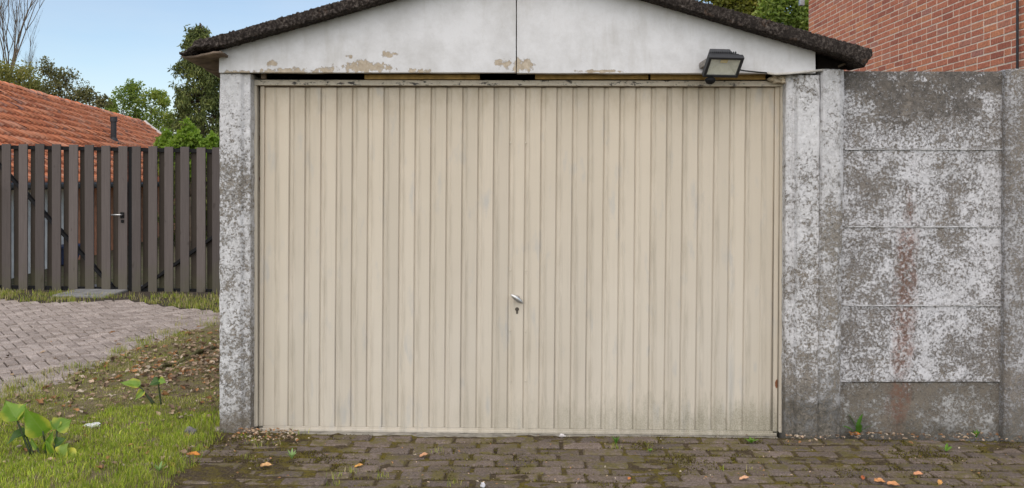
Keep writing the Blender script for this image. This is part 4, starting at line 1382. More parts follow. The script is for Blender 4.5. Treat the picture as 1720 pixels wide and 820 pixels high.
def leafy_tree(name, label, blobs, base, n, size, mat, bark='bark', clumps=9, crad=0.42, seed=1, trunk_r=0.10, group='trees behind the tiled roof', asp=0.6, droop=0.1, cat='tree'):
    """blobs: (px, py, depth, radius in px): rounded masses of the crown, each broken into clumps"""
    rr = np.random.default_rng(seed)
    rnd = random.Random(seed)
    root = empty(name, base, label, cat, group)
    cen = []
    wood = MB()
    top = Vector(base)
    tips = []
    ctr = sum(((P(a, b_, d)) for a, b_, d, r in blobs), Vector()) / len(blobs)
    fork = Vector((base[0], base[1], base[2] + (ctr.z - base[2]) * 0.55))
    limb(wood, base, fork, trunk_r, trunk_r * 0.7, 0.02, rr=rnd)
    for a, b_, d, r in blobs:
        c = P(a, b_, d)
        rm = r / F * d
        pts = limb(wood, fork, c, trunk_r * 0.45, trunk_r * 0.08, 0.05, rr=rnd)
        for k in range(clumps):
            o = rr.normal(size=3); o /= np.linalg.norm(o); o *= rr.random() ** 0.5
            q = Vector((c.x + o[0] * rm, c.y + o[1] * rm, c.z + o[2] * rm))
            cen.append((*q, rm * crad * rr.uniform(0.55, 1.2)))
            limb(wood, c.lerp(pts[-2], rr.random() * 0.6), q, trunk_r * 0.09, trunk_r * 0.02, 0.06, 3, rnd)
    link('trunk', wood.mesh('trunk', smooth=True), root, M[bark])
    link('crown', leaves_mesh('crown', cen, n, 1.0, size, asp, droop, rr), root, M[mat])
    return root

def gbase(px, d): 
    x = (px - CX) / F * d
    return (x, d, gz(x) - 0.05)

# bare tall tree and thin bare sapling at the far left
def bare_tree(name, label, px0, d, top_py, spread_px, n, seed, r0):
    rnd = random.Random(seed)
    base = Vector(gbase(px0, d))
    root = empty(name, base, label, 'tree', 'bare trees at the far left')
    wood = MB()
    stem = P(px0 + 2, 150, d)
    limb(wood, base, stem, r0, r0 * 0.85, 0.008, 6, rnd)
    twigs = MB()
    def grow(a, dirv, L, r, depth, out):
        pts = [a]
        dv = dirv.copy()
        for i in range(5):
            dv = (dv + Vector((rnd.gauss(0, .10), rnd.gauss(0, .10), 0.10))).normalized()
            pts.append(pts[-1] + dv * L / 5)
        out.tube(pts, [r * (1 - 0.75 * i / 5) for i in range(6)], 5 if depth < 2 else 3)
        if depth < 3:
            for k in range((4, 4, 4)[depth]):
                t = rnd.uniform(0.3, 1.0)
                q = pts[min(5, int(t * 5))]
                sd_ = Vector((rnd.gauss(0, 1), rnd.gauss(0, 1), rnd.uniform(0.6, 2.2))).normalized()
                grow(q, (dv * 0.7 + sd_ * 0.6).normalized(), L * rnd.uniform(0.4, 0.62), r * 0.42, depth + 1, twigs)
    for k in range(n):
        tx = px0 + rnd.uniform(-spread_px, spread_px)
        tgt = P(tx, top_py + rnd.uniform(-20, 60), d + rnd.uniform(-1, 1))
        grow(stem - Vector((0, 0, rnd.uniform(0, .6))), (tgt - stem).normalized(), (tgt - stem).length, r0 * 0.55, 0, wood)
    link('trunk', wood.mesh('trunk', smooth=True), root, M['palebark'])
    link('twigs', twigs.mesh('twigs', smooth=True), root, M['palebark'])
bare_tree('bare_tree', 'tall bare tree with upright grey twigs at far left', 10, 34, -60, 40, 10, 3, 0.065)
bare_tree('bare_tree', 'low thin bare sapling beside the tall bare tree', 52, 35, 70, 22, 6, 8, 0.035)

leafy_tree('leafy_tree', 'olive leafy tree under the tall bare tree at far left', [(-30, 130, 33, 34), (8, 128, 33, 26), (38, 132, 33, 24), (60, 150, 33, 18), (10, 155, 33, 26), (45, 160, 33, 22)], gbase(5, 33), 6500, 0.10, 'olive', seed=4, clumps=18, crad=0.62)
leafy_tree('leafy_tree', 'dark sparse leafy tree behind the middle of the tiled roof', [(84, 118, 32, 16), (95, 140, 32, 24), (112, 133, 32, 20), (130, 155, 32, 22), (150, 165, 32, 18), (85, 160, 32, 20), (168, 172, 32, 14), (120, 175, 32, 18)], gbase(110, 32), 4300, 0.10, 'darkolive', seed=5, clumps=20, crad=0.62)
leafy_tree('leafy_tree', 'loose light green tree behind the black vent pipe', [(222, 145, 36, 13), (212, 165, 36, 20), (235, 165, 36, 19), (255, 185, 36, 20), (205, 190, 36, 22), (230, 195, 36, 24), (262, 160, 36, 10), (275, 170, 36, 12), (250, 215, 36, 24), (275, 215, 36, 22), (190, 180, 36, 12), (285, 200, 36, 14), (225, 225, 36, 20)], gbase(236, 36), 7500, 0.115, 'midgreen', seed=6, clumps=18, crad=0.62)
leafy_tree('bright_shrub', 'bright green shrub at the foot of the dark conifer', [(318, 222, 17, 20), (300, 240, 17, 18), (332, 238, 17, 18), (318, 255, 17, 22), (360, 238, 17, 14), (352, 258, 17, 18), (290, 262, 17, 18), (325, 285, 17, 26), (280, 235, 18, 14)], gbase(318, 17), 6500, 0.085, 'bright', seed=9, trunk_r=0.05, group='shrubs behind the gate', cat='shrub', clumps=10)
leafy_tree('leafy_shrub', 'mid green hedge shrub low between conifer and tiled gable', [(270, 250, 22, 20), (285, 275, 22, 24), (300, 300, 22, 26), (330, 320, 22, 30), (360, 310, 22, 30), (345, 350, 22, 30)], gbase(310, 22), 4500, 0.11, 'midgreen', seed=19, trunk_r=0.06, group='shrubs behind the gate', cat='shrub')

# conifer: drooping sprays on short side branches round a straight stem
def conifer(px, d, top_py):
    rr = np.random.default_rng(12)
    rnd = random.Random(12)
    base = Vector(gbase(px, d))
    top = P(px - 10, top_py, d)
    root = empty('conifer', base, 'tall dark green conifer with drooping sprays left of the garage roof', 'tree')
    wood = MB()
    limb(wood, base, top, 0.14, 0.015, 0.004, 8, rnd)
    cen = []
    hz_ = top.z - base.z
    for k in range(520):
        t = rnd.random() ** 0.85
        z = base.z + 0.3 + (hz_ - 0.3) * t
        py = HY - (z - H) / d * F
        # outline of the crown in photo pixels, measured from the stem
        wl = np.interp(py, [46, 60, 75, 95, 120, 150, 190, 240, 330, 500], [10, 22, 26, 20, 44, 42, 52, 56, 66, 75]) / F * d
        a = rnd.uniform(0, 2 * math.pi)
        rad = wl * (0.30 + 0.70 * rnd.random() ** 0.6) * (1 + 0.22 * math.sin(3 * a + z * 4) )
        ax = base.x + (top.x - base.x) * t
        q = Vector((ax + math.cos(a) * rad, d + math.sin(a) * rad, z))
        limb(wood, (ax, d, z + 0.12), q, 0.012, 0.004, 0.04, 3, rnd)
        for j in range(4):
            cen.append((q.x + rnd.gauss(0, .05), q.y + rnd.gauss(0, .05), q.z - 0.06 * j, 0.115 * rnd.uniform(0.6, 1.25)))
    link('trunk', wood.mesh('trunk', smooth=True), root, M['bark'])
    link('crown', leaves_mesh('crown', cen, 34000, 1.0, 0.10, 0.32, 0.75, rr, 0.1), root, M['conifer'])
conifer(346, 20, 47)

leafy_tree('leafy_tree', 'yellow green leafy tree behind the right slope of the garage roof', [(1200, -20, 24, 26), (1235, -10, 24, 28), (1270, 5, 24, 28), (1215, 10, 24, 20), (1245, 22, 24, 24), (1290, -15, 24, 26), (1180, -30, 24, 24)], gbase(1240, 24), 8000, 0.12, 'autumn', seed=21, group='trees behind the garage roof', clumps=16, crad=0.55)
leafy_tree('leafy_tree', 'deep green leafy tree against the corner of the brick house', [(1310, 10, 22, 28), (1340, 20, 22, 26), (1290, 30, 22, 24), (1330, 45, 22, 26), (1355, 0, 22, 26), (1320, -25, 22, 30), (1360, 40, 22, 24), (1300, 55, 22, 26)], gbase(1325, 22), 9000, 0.11, 'midgreen', seed=22, group='trees behind the garage roof', clumps=16, crad=0.5)

# ------------------------------------------------------------------ grass, moss, litter
def blades(name, pts, hts, wid, cols, rr, lean=0.6):
    """grass blades of two segments at pts (n,3); cols (n,3) carried as a colour attribute"""
    n = len(pts)
    a = rr.uniform(0, 2 * np.pi, n)
    dx = np.stack([np.cos(a), np.sin(a), np.zeros(n)], 1)
    b = rr.uniform(0, 2 * np.pi, n)
    ln = np.stack([np.cos(b), np.sin(b), np.zeros(n)], 1) * (rr.random(n) ** 1.0 * lean)[:, None] * hts[:, None]
    upv = np.array([0, 0, 1.0]) * hts[:, None]
    wv = dx * wid[:, None] * 0.5
    v = np.empty((n, 5, 3))
    v[:, 0] = pts - wv; v[:, 1] = pts + wv
    v[:, 2] = pts + upv * 0.55 + ln * 0.3 + wv * 0.8
    v[:, 3] = pts + upv * 0.55 + ln * 0.3 - wv * 0.8
    v[:, 4] = pts + upv * (0.97 - 0.25 * np.linalg.norm(ln, axis=1)[:, None] / (hts[:, None] + 1e-6)) + ln
    fs_ = []
    for i in range(n):
        k = i * 5
        fs_.append((k, k + 1, k + 2, k + 3)); fs_.append((k + 3, k + 2, k + 4))
    me = bpy.data.meshes.new(name)
    me.from_pydata(v.reshape(-1, 3).tolist(), [], fs_)
    at = me.color_attributes.new('tint', 'FLOAT_COLOR', 'POINT')
    c4 = np.ones((n, 5, 4), np.float32)
    c4[:, :, :3] = cols[:, None, :]
    at.data.foreach_set('color', c4.ravel())
    return me

def mat_tint(name, rough=0.6, trans=0.3):
    m = NM(name, rough, 0.25)
    at = m.n('ShaderNodeVertexColor', layer_name='tint')
    m.out(at.outputs['Color'])
    tr = m.n('ShaderNodeBsdfTranslucent')
    m.set(tr.inputs['Color'], m.mix(1.0, at.outputs['Color'], (1.3, 1.35, 0.8), 'MULTIPLY'))
    ms = m.n('ShaderNodeMixShader')
    ms.inputs[0].default_value = trans
    m.t.links.new(m.b.outputs[0], ms.inputs[1])
    m.t.links.new(tr.outputs[0], ms.inputs[2])
    o = [q for q in m.t.nodes if q.type == 'OUTPUT_MATERIAL'][0]
    m.t.links.new(ms.outputs[0], o.inputs['Surface'])
    return m.m
M['grass'] = mat_tint('grass_blades')
M['litter'] = mat_tint('dead_leaves', 0.85, 0.1)

def n2(x, y, s, o=0.0): return noise.fractal(Vector((x * s, y * s, o)), 1.0, 2.0, 3)

GREEN = np.array([(0.22, 0.29, 0.034), (0.29, 0.35, 0.046), (0.40, 0.41, 0.08), (0.15, 0.20, 0.03)])
STRAW = np.array([(0.42, 0.36, 0.18), (0.34, 0.30, 0.12), (0.50, 0.43, 0.26), (0.27, 0.25, 0.09)])
BROWN = np.array([(0.23, 0.16, 0.11), (0.34, 0.25, 0.17), (0.14, 0.098, 0.07), (0.44, 0.33, 0.24), (0.36, 0.19, 0.09), (0.46, 0.39, 0.31)])

pts, hts, wid, cols = [], [], [], []
gt = random.Random(5)
def addblade(x, y, z, h, wd, c):
    pts.append((x, y, z)); hts.append(h); wid.append(wd); cols.append(c)
cand_ = np.stack([rng.uniform(-4.2, -1.6, 330000), rng.uniform(3.7, 8.4, 330000)], 1)
sdc = poly_sd(cand_, LAWN)
for (x, y), s in zip(cand_, sdc):
    if s < -0.05: continue
    r_ = x / y
    if r_ < -0.72: continue
    a = n2(x, y, 2.3)
    b = n2(x, y, 7.0, 3.0)
    lush = 1.0 - max(0, min(1, (y - 5.15) / 0.8)) + 0.45 * a
    if y < 5.6 and x > -2.6: lush += 0.35
    edge_f = max(0, min(1, (s + 0.06) / 0.16))
    dens = (0.30 + 0.75 * max(0, min(1, lush))) * edge_f * (0.66 + 0.75 * b)
    if gt.random() > dens: continue
    isg = gt.random() < (0.20 + 0.52 * max(0, min(1, lush + 0.3 * b)))
    c = (GREEN if isg else STRAW)[gt.randrange(4)] * gt.uniform(0.7, 1.3) * (1.0 + 0.35 * a)
    if isg and lush > 0.75: c = c * np.array((1.15, 1.2, 1.0))
    h = gt.uniform(0.010, 0.030) * (0.65 + 0.75 * max(0, min(1.3, lush)))
    if x > -1.95 and y < 5.3: h *= 1.35
    if not isg: h *= 0.8
    addblade(x, y, lawn_h(x, y, s) - 0.004, h, gt.uniform(0.002, 0.0045), c)
# strip of grass at the gate foot
for k in range(6500):
    px = gt.uniform(-60, 372)
    if 128 < px < 214 and gt.random() < 0.8: continue
    lo = np.interp(px, [-60, 0, 60, 150, 165, 215, 260, 330, 372], [497, 507, 512, 511, 505, 505, 512, 522, 530])
    hi = np.interp(px, [-60, 150, 215, 372], [489, 494, 497, 497])
    q = G(px, gt.uniform(hi, lo))
    if n2(q.x, q.y, 2.2, 5.0) < 0.0 and gt.random() < 0.85: continue
    c = (GREEN if gt.random() < 0.55 else STRAW)[gt.randrange(4)] * gt.uniform(0.75, 1.2)
    addblade(q.x, q.y, q.z + 0.0, gt.uniform(0.02, 0.085) * (1.5 if gt.random() < 0.06 else 1), gt.uniform(0.004, 0.008), c)
# ragged tufts and dry stalks where the lawn meets the yard
for k in range(150):
    t = gt.random()
    px = gt.uniform(0, 370)
    py = np.interp(px, [0, 70, 160, 250, 330, 370], [674, 650, 614, 580, 552, 540]) + gt.gauss(2, 9) + abs(gt.gauss(0, 22)) * (gt.random() < 0.6)
    q = G(px, py)
    gr_ = gt.random() < 0.45
    for j in range(gt.randrange(10, 46)):
        x, y = q.x + gt.gauss(0, 0.035), q.y + gt.gauss(0, 0.045)
        c = (GREEN if (gt.random() < (0.75 if gr_ else 0.25)) else STRAW)[gt.randrange(4)] * gt.uniform(0.75, 1.2)
        addblade(x, y, gz(x) + 0.008, gt.uniform(0.02, 0.075), gt.uniform(0.002, 0.005), c)
# tufts on the yard edge and in the driveway joints
def tuft(px, py, n, rad, h0, h1, green=0.8, wd=(0.002, 0.004)):
    q = G(px, py)
    for k in range(n):
        x, y = q.x + gt.gauss(0, rad), q.y + gt.gauss(0, rad)
        c = (GREEN if gt.random() < green else STRAW)[gt.randrange(4)] * gt.uniform(0.8, 1.25)
        addblade(x, y, gz(x) - 0.008, gt.uniform(h0, h1), gt.uniform(*wd), c)
for px, py, n in ((447, 735, 26), (425, 742, 40), (410, 733, 30), (488, 727, 12), (438, 748, 20), (510, 726, 8), (1035, 752, 26), (1090, 748, 8), (735, 756, 12), (565, 800, 26), (590, 792, 20), (1262, 790, 14), (1210, 790, 14), (760, 812, 20), (420, 770, 16), (470, 745, 12), (640, 800, 30), (560, 815, 20), (1700, 728, 40), (1720, 731, 30)):
    tuft(px, py, n, 0.018, 0.015, 0.05, 0.6)
me = blades('grass', np.array(pts), np.array(hts), np.array(wid), np.array(cols), rng)
tag(link('grass', me, None, M['grass']), 'short grass and straw on the lawn and along the gate', 'grass', kind='stuff')

# moss cushions in the joints: very short dense fibres
pts, hts, wid, cols = [], [], [], []
for k in range(60000):
    y = gt.uniform(4.05, Y0 - 0.02); x = gt.uniform(-1.9, 3.2)
    a = n2(x, y, 2.0, 11.0) + 0.5 * n2(x, y, 7.0, 4.0)
    jj = ((Y0 - 0.02 - y) / PW) % 1.0
    jy = min(jj, 1 - jj)
    inj = jy < 0.10
    if not inj and a < 0.33: continue
    if inj and a < -0.12: continue
    if inj and gt.random() < 0.35: continue
    c = np.array(((0.12, 0.105, 0.02), (0.065, 0.052, 0.016), (0.18, 0.165, 0.03), (0.075, 0.05, 0.022)))[gt.randrange(4)] * gt.uniform(0.7, 1.2)
    addblade(x, y, sag(x, y) - 0.004, gt.uniform(0.006, 0.013), gt.uniform(0.003, 0.007), c)
me = blades('moss', np.array(pts), np.array(hts), np.array(wid), np.array(cols), rng, 1.2)
tag(link('moss', me, None, M['grass']), 'olive moss cushions between the driveway pavers', 'moss', kind='stuff')

def leaf_mesh(name, L, W, curl, seed, tint=None, lobes=0):
    """curled dead leaf of 8 x 4 cells, base at the origin, lying along x"""
    rr = random.Random(seed)
    nx, ny = 8, 4
    vs_, fs_ = [], []
    c1, c2 = rr.uniform(-1, 1), rr.uniform(0.3, 1)
    for i in range(nx + 1):
        t = i / nx
        wdt = W * (math.sin(math.pi * min(1, t ** 0.8 * 0.97 + 0.03)) ** 0.8) * (1 + 0.25 * lobes * math.sin(t * 14))
        for j in range(ny + 1):
            s = j / ny * 2 - 1
            z = curl * L * (c2 * s * s * 0.5 + 0.35 * math.sin(t * 3.0 + c1) * 0.6 + 0.12 * math.sin(t * 9 + s * 2))
            vs_.append(((t - 0.5) * L, s * wdt / 2, z))
    for i in range(nx):
        for j in range(ny):
            a = i * (ny + 1) + j
            fs_.append((a, a + 1, a + ny + 2, a + ny + 1))
    zmin = min(v[2] for v in vs_)
    me = bpy.data.meshes.new(name)
    me.from_pydata([(a, b, c - zmin) for a, b, c in vs_], [], fs_)
    return me
lm = [leaf_mesh('l', 1, 0.6, 0.5, s) for s in range(6)]
vsl, fsl, csl = [], [], []
def litter(x, y, z, L, c):
    s_ = lm[gt.randrange(6)]
    Mx = Matrix.Translation((x, y, z)) @ Matrix.Rotation(gt.uniform(0, 6.28), 4, 'Z') @ Matrix.Rotation(gt.gauss(0, .35), 4, 'X') @ Matrix.Rotation(gt.gauss(0, .25), 4, 'Y') @ Matrix.Scale(L, 4)
    b = len(vsl)
    for v in s_.vertices:
        vsl.append(tuple(Mx @ v.co)); csl.append(tuple(c))
    for p in s_.polygons: fsl.append(tuple(i + b for i in p.vertices))
def litter_at(px, py, L, c=None):
    q = G(px, py)
    s = poly_sd([(q.x, q.y)], LAWN)[0]
    if px < 372 and s < -0.02 and gt.random() < 0.9: return
    z = lawn_h(q.x, q.y, s) if s > -0.1 else q.z + 0.012
    litter(q.x, q.y, z + gt.uniform(0, .012), L, BROWN[gt.randrange(6)] * gt.uniform(0.75, 1.3) if c is None else c)
for k in range(620):
    px = 368 - abs(gt.gauss(0, 130)); py = gt.gauss(612, 32) + (368 - px) * 0.10
    if py > 545: litter_at(px, py, gt.uniform(0.025, 0.06))
for k in range(420):
    litter_at(gt.uniform(0, 372), gt.uniform(565, 800), gt.uniform(0.018, 0.045))
for k in range(160):
    litter_at(gt.uniform(60, 372), gt.uniform(540, 640), gt.uniform(0.02, 0.05))
for k in range(200):
    litter_at(gt.uniform(375, 500), gt.gauss(735, 8), gt.uniform(0.010, 0.028))
for k in range(170):
    litter_at(gt.uniform(1320, 1720), gt.gauss(738, 5), gt.uniform(0.010, 0.03))
for k in range(260):
    litter_at(gt.uniform(290, 1720), gt.uniform(735, 820), gt.uniform(0.006, 0.016))
me = bpy.data.meshes.new('leaf_litter')
me.from_pydata(vsl, [], fsl)
at = me.color_attributes.new('tint', 'FLOAT_COLOR', 'POINT')
at.data.foreach_set('color', np.concatenate([np.array(csl, np.float32), np.ones((len(csl), 1), np.float32)], 1).ravel())
tag(link('leaf_litter', me, None, M['litter']), 'brown dead leaf litter on the lawn beside the garage pillar', 'leaf litter', kind='stuff')

# fallen leaves that can be told apart
def flat(name, c):
    return plain(name, c, 0.75, 0.25, var=0.35, scale=70)
FL = [((447, 787), 0.060, (0.50, 0.30, 0.14), 'curled tan leaf on the pavers left of the door centre', 0.3),
      ((1478, 812), 0.068, (0.46, 0.22, 0.09), 'large orange dead leaf on the pavers, lower right', 0.2),
      ((1500, 818), 0.058, (0.48, 0.24, 0.11), 'orange dead leaf touching the large one, lower right', -0.4),
      ((1542, 801), 0.052, (0.52, 0.26, 0.14), 'small tan leaf on the pavers right of the large orange ones', 0.1),
      ((1449, 806), 0.036, (0.33, 0.10, 0.04), 'reddish brown scrap of leaf left of the large orange one', 1.2),
      ((1578, 815), 0.045, (0.50, 0.28, 0.10), 'crumpled yellow brown leaf at the bottom right edge', 0.9),
      ((1250, 808), 0.05, (0.56, 0.33, 0.20), 'pale pinkish curled leaf on the mossy pavers', 0.1),
      ((1437, 734), 0.06, (0.45, 0.17, 0.05), 'orange leaf at the foot of the weed by the wall', -0.5),
      ((603, 785), 0.045, (0.50, 0.27, 0.08), 'ochre leaf on moss in front of the left door half', 0.2),
      ((712, 765), 0.05, (0.46, 0.25, 0.14), 'reddish tan leaf near the middle of the mossy pavers', 0.4),
      ((327, 776), 0.055, (0.50, 0.21, 0.05), 'orange leaf on the lawn edge by the pavers', 0.3),
      ((1057, 806), 0.03, (0.48, 0.18, 0.06), 'tiny orange leaf on pavers right of the centre', 1.0)]
for (px, py), L, c, lab, rz in FL:
    q = G(px, py)
    me = leaf_mesh('fallen_leaf', L, L * 0.55, 0.38, int(px), lobes=0.5)
    o = link('fallen_leaf', me, None, flat('leaf_%d' % px, c))
    o.location = (q.x, q.y, sag(q.x, q.y) + 0.006 if px > 340 else q.z + 0.035)
    o.rotation_euler = (gt.gauss(0, .15) + 0.25, gt.gauss(0, .12), rz)
    tag(o, lab, 'leaf', 'fallen leaves')
    md = o.modifiers.new('thick', 'SOLIDIFY'); md.thickness = 0.0012
q = G(236, 763)
tag(MB().tube([q + Vector((-.045, -.01, .03)), q + Vector((0, 0, .034)), q + Vector((.05, .022, .032))], [0.007, 0.008, 0.006], 7).build('stick', flat('stick', (0.50, 0.30, 0.16)), None, smooth=True), 'short peeled stick lying in the green grass', 'stick')
a, b_ = G(255, 634), G(364, 588)
pts_ = [a.lerp(b_, t / 6) + Vector((0, 0, 0.035 + 0.02 * math.sin(t * 1.9))) for t in range(7)]
tag(MB().tube(pts_, [0.008, 0.012, 0.015, 0.016, 0.018, 0.019, 0.02], 7).build('fallen_branch', plain('mossy_branch', (0.10, 0.095, 0.045), 0.95, 0.1, var=0.5, scale=60), None, smooth=True), 'thin mossy branch lying in the leaf litter by the pillar', 'branch')
# crumpled white scrap on the lawn, pale pebble at the bottom edge, dark stone in the grass
def lump(name, px, py, rx, ry, rz_, mat, lab, cat, dz=0.03, amp=0.35, fr=30):
    q = G(px, py)
    bm = bmesh.new()
    bmesh.ops.create_icosphere(bm, subdivisions=3, radius=1)
    for v in bm.verts:
        k = 1 + amp * noise.fractal(v.co * 1.6 + Vector((px, 0, 0)), 1, 2, 3)
        v.co = Vector((v.co.x * rx * k, v.co.y * ry * k, v.co.z * rz_ * k))
    me = bpy.data.meshes.new(name)
    bm.to_mesh(me); bm.free()
    o = link(name, me, None, mat)
    o.location = (q.x, q.y, q.z + dz)
    tag(o, lab, cat)
lump('paper_scrap', 155, 727, 0.045, 0.035, 0.016, flat('scrap', (0.62, 0.62, 0.62)), 'crumpled white scrap on the lawn right of the broad-leaved plant', 'paper', 0.04, 0.6)
lump('pebble', 811, 818, 0.012, 0.012, 0.014, flat('pebble', (0.58, 0.58, 0.62)), 'pale pebble on the pavers at the bottom edge', 'stone', 0.008, 0.3)
lump('stone', 320, 738, 0.035, 0.03, 0.03, flat('stone', (0.13, 0.12, 0.12)), 'dark grey stone in the bright grass near the pillar', 'stone', 0.035, 0.5)
lump('paper_scrap', 944, 734, 0.016, 0.01, 0.008, flat('scrap2', (0.58, 0.55, 0.55)), 'tiny pale scrap under the bottom edge of the door', 'paper', 0.008, 0.6)

# ------------------------------------------------------------------ broad-leaved plants and weeds
def mat_calla(name, a, b, yel):
    m = NM(name, 0.42, 0.4)
    o = m.obj()
    x, y, z = m.xyz(o)
    col = m.mix(m.noise(o, 2.2, 4), a, b)
    col = m.mix(m.ma('MULTIPLY', m.mr(m.ma('ADD', m.ma('ABSOLUTE', y), m.ma('MULTIPLY', m.noise(o, 3.5, 4), 0.35)), 0.42, 0.62), yel), col, (0.50, 0.48, 0.07))
    vein = m.mr(m.ma('ABSOLUTE', y), 0.03, 0.0)
    col = m.mix(m.ma('MULTIPLY', vein, 0.5), col, (0.22, 0.33, 0.08))
    m.out(col, m.bump(m.ma('SINE', m.ma('MULTIPLY', m.ma('ADD', x, m.ma('MULTIPLY', m.ma('ABSOLUTE', y), -0.8)), 52.0)), 0.07, 0.02))
    tr = m.n('ShaderNodeBsdfTranslucent')
    m.set(tr.inputs['Color'], m.mix(1.0, col, (1.5, 1.6, 0.6), 'MULTIPLY'))
    ms = m.n('ShaderNodeMixShader'); ms.inputs[0].default_value = 0.35
    m.t.links.new(m.b.outputs[0], ms.inputs[1]); m.t.links.new(tr.outputs[0], ms.inputs[2])
    oo = [q for q in m.t.nodes if q.type == 'OUTPUT_MATERIAL'][0]
    m.t.links.new(ms.outputs[0], oo.inputs['Surface'])
    return m.m
M['c_green'] = mat_calla('calla_green', (0.12, 0.24, 0.026), (0.20, 0.32, 0.036), 0.7)
M['c_dark'] = mat_calla('calla_dark', (0.035, 0.085, 0.014), (0.06, 0.12, 0.02), 0.0)
M['c_yellow'] = mat_calla('calla_yellow', (0.17, 0.27, 0.06), (0.24, 0.32, 0.06), 1.0)
M['c_stem'] = plain('calla_stem', (0.030, 0.045, 0.016), 0.5, 0.35, var=0.35, scale=30)
def arrow_leaf(fold=0.35, bend=0.5, seed=0):
    """arrow-shaped leaf of unit length, stalk joint at the origin, tip along +x"""
    nx, ny = 14, 8
    vs_, fs_ = [], []
    for i in range(nx + 1):
        t = i / nx
        xx = -0.14 + 1.14 * t
        wdt = 0.48 * (max(0.0, math.sin(math.pi * (t ** 0.55))) ** (0.7 + 0.6 * t)) * (1 + 0.05 * math.sin(t * 17 + seed)) + 0.002
        for j in range(ny + 1):
            s = j / ny * 2 - 1
            lobe = 0.0 if t > 0.25 else 0.16 * (1 - abs(s)) * (1 - t / 0.25)     # notch at the stalk
            z = fold * abs(s) * wdt - bend * max(0, xx) ** 2 * 0.45 + 0.035 * math.sin(t * 11 + s * 3 + seed) * abs(s)
            vs_.append((xx + lobe * 1.6, s * wdt, z))
    for i in range(nx):
        for j in range(ny):
            a = i * (ny + 1) + j
            fs_.append((a, a + 1, a + ny + 2, a + ny + 1))
    me = bpy.data.meshes.new('leaf')
    me.from_pydata(vs_, [], fs_)
    me.shade_smooth()
    return me
def plant(name, label, basepx, d, leaves, cat='plant'):
    """leaves: joint px, tip px, size in px, depth offsets, material, stem foot px"""
    b0 = G(*basepx)
    root = empty(name, b0, label, cat)
    for k, (j, tip, width, dj, dt, roll, mat, foot, fold, bend) in enumerate(leaves):
        pj, pt_ = P(*j, d + dj), P(*tip, d + dt)
        ax = pt_ - pj
        L = ax.length
        ax.normalize()
        side = Vector((math.cos(roll), 0.0, math.sin(roll)))
        # leaf normal: as given by roll about the axis, starting from the direction to the viewer and up
        n0 = Vector((0.0, -0.75, 0.65)); n0 = (n0 - ax * n0.dot(ax)).normalized()
        n1 = Matrix.Rotation(roll, 3, ax) @ n0
        s1 = n1.cross(ax)
        me = arrow_leaf(fold, bend, k)
        o = link('leaf', me, root, M[mat])
        Rm_ = Matrix((ax * L, s1 * (width / F * d), n1 * L)).transposed().to_4x4()
        o.matrix_basis = Matrix.Translation(pj) @ Rm_
        if foot is not None:
            f = P(*foot, d); f.z = min(f.z, b0.z + 0.03)
            md = f.lerp(pj, 0.5) + Vector((0.012 * math.copysign(1, f.x - pj.x) * -1, 0.01, 0.02))
            cp = [f]
            for t in (0.25, 0.5, 0.75, 1.0):
                cp.append(f * (1 - t) ** 2 + md * 2 * t * (1 - t) + pj * t * t)
            MB().tube(cp, [0.0065, 0.006, 0.0055, 0.005, 0.004], 7).build('stem', M['c_stem'], root, smooth=True)
    return root
plant('arum_plant', 'broad-leaved plant with arrow-shaped glossy leaves, lower left lawn', (75, 776), 4.62, [
    ((27, 703), (9, 671), 44, 0.0, 0.05, 0.5, 'c_green', (55, 774), 0.30, 0.2),
    ((26, 702), (44, 676), 30, 0.01, 0.05, -0.3, 'c_green', None, 0.25, 0.2),
    ((72, 724), (40, 686), 42, -0.02, -0.08, -0.35, 'c_green', (82, 774), 0.3, 0.25),
    ((96, 719), (120, 703), 36, 0.05, 0.10, 0.2, 'c_green', (96, 770), 0.35, 0.4),
    ((95, 719), (84, 705), 22, 0.05, 0.08, 0.2, 'c_green', None, 0.35, 0.2),
    ((42, 727), (9, 740), 28, 0.04, -0.02, 0.4, 'c_dark', (60, 775), 0.35, 0.6),
    ((43, 727), (63, 733), 20, 0.06, 0.05, -0.2, 'c_dark', None, 0.35, 0.3),
    ((94, 746), (110, 735), 20, 0.02, 0.02, 0.0, 'c_dark', (92, 772), 0.35, 0.4),
    ((104, 766), (130, 792), 40, -0.04, -0.12, -0.2, 'c_yellow', (86, 777), 0.3, 0.5),
    ((104, 764), (112, 744), 34, -0.04, -0.04, -0.2, 'c_yellow', None, 0.3, 0.3),
    ((76, 752), (90, 722), 15, 0.0, 0.02, 0.9, 'c_green', (80, 778), 0.5, 0.2),
    ((62, 752), (50, 735), 13, 0.03, 0.04, -0.5, 'c_green', (72, 778), 0.5, 0.2),
    ((86, 760), (76, 738), 12, -0.01, -0.02, 0.3, 'c_green', (84, 779), 0.5, 0.2)])
plant('arum_plant', 'two-leaved young plant with thin dark stems near the leaf litter', (264, 688), 5.63, [
    ((232, 646), (201, 641), 18, 0.0, -0.02, 0.1, 'c_green', (262, 688), 0.2, 0.3),
    ((266, 640), (250, 645), 20, 0.0, -0.03, 0.2, 'c_dark', (272, 688), 0.3, 0.6),
    ((268, 639), (278, 642), 14, 0.0, -0.02, 0.2, 'c_green', None, 0.3, 0.6),
    ((240, 658), (226, 672), 13, 0.0, -0.04, -0.3, 'c_yellow', (262, 654), 0.5, 0.3)])
M['weed'] = mat_leafy('weed_leaves', [(0.075, 0.17, 0.02), (0.12, 0.24, 0.03), (0.17, 0.30, 0.05)], 0.3)
M['weed_dark'] = mat_leafy('weed_dark_leaves', [(0.045, 0.12, 0.02), (0.07, 0.17, 0.025), (0.10, 0.21, 0.035)], 0.3)
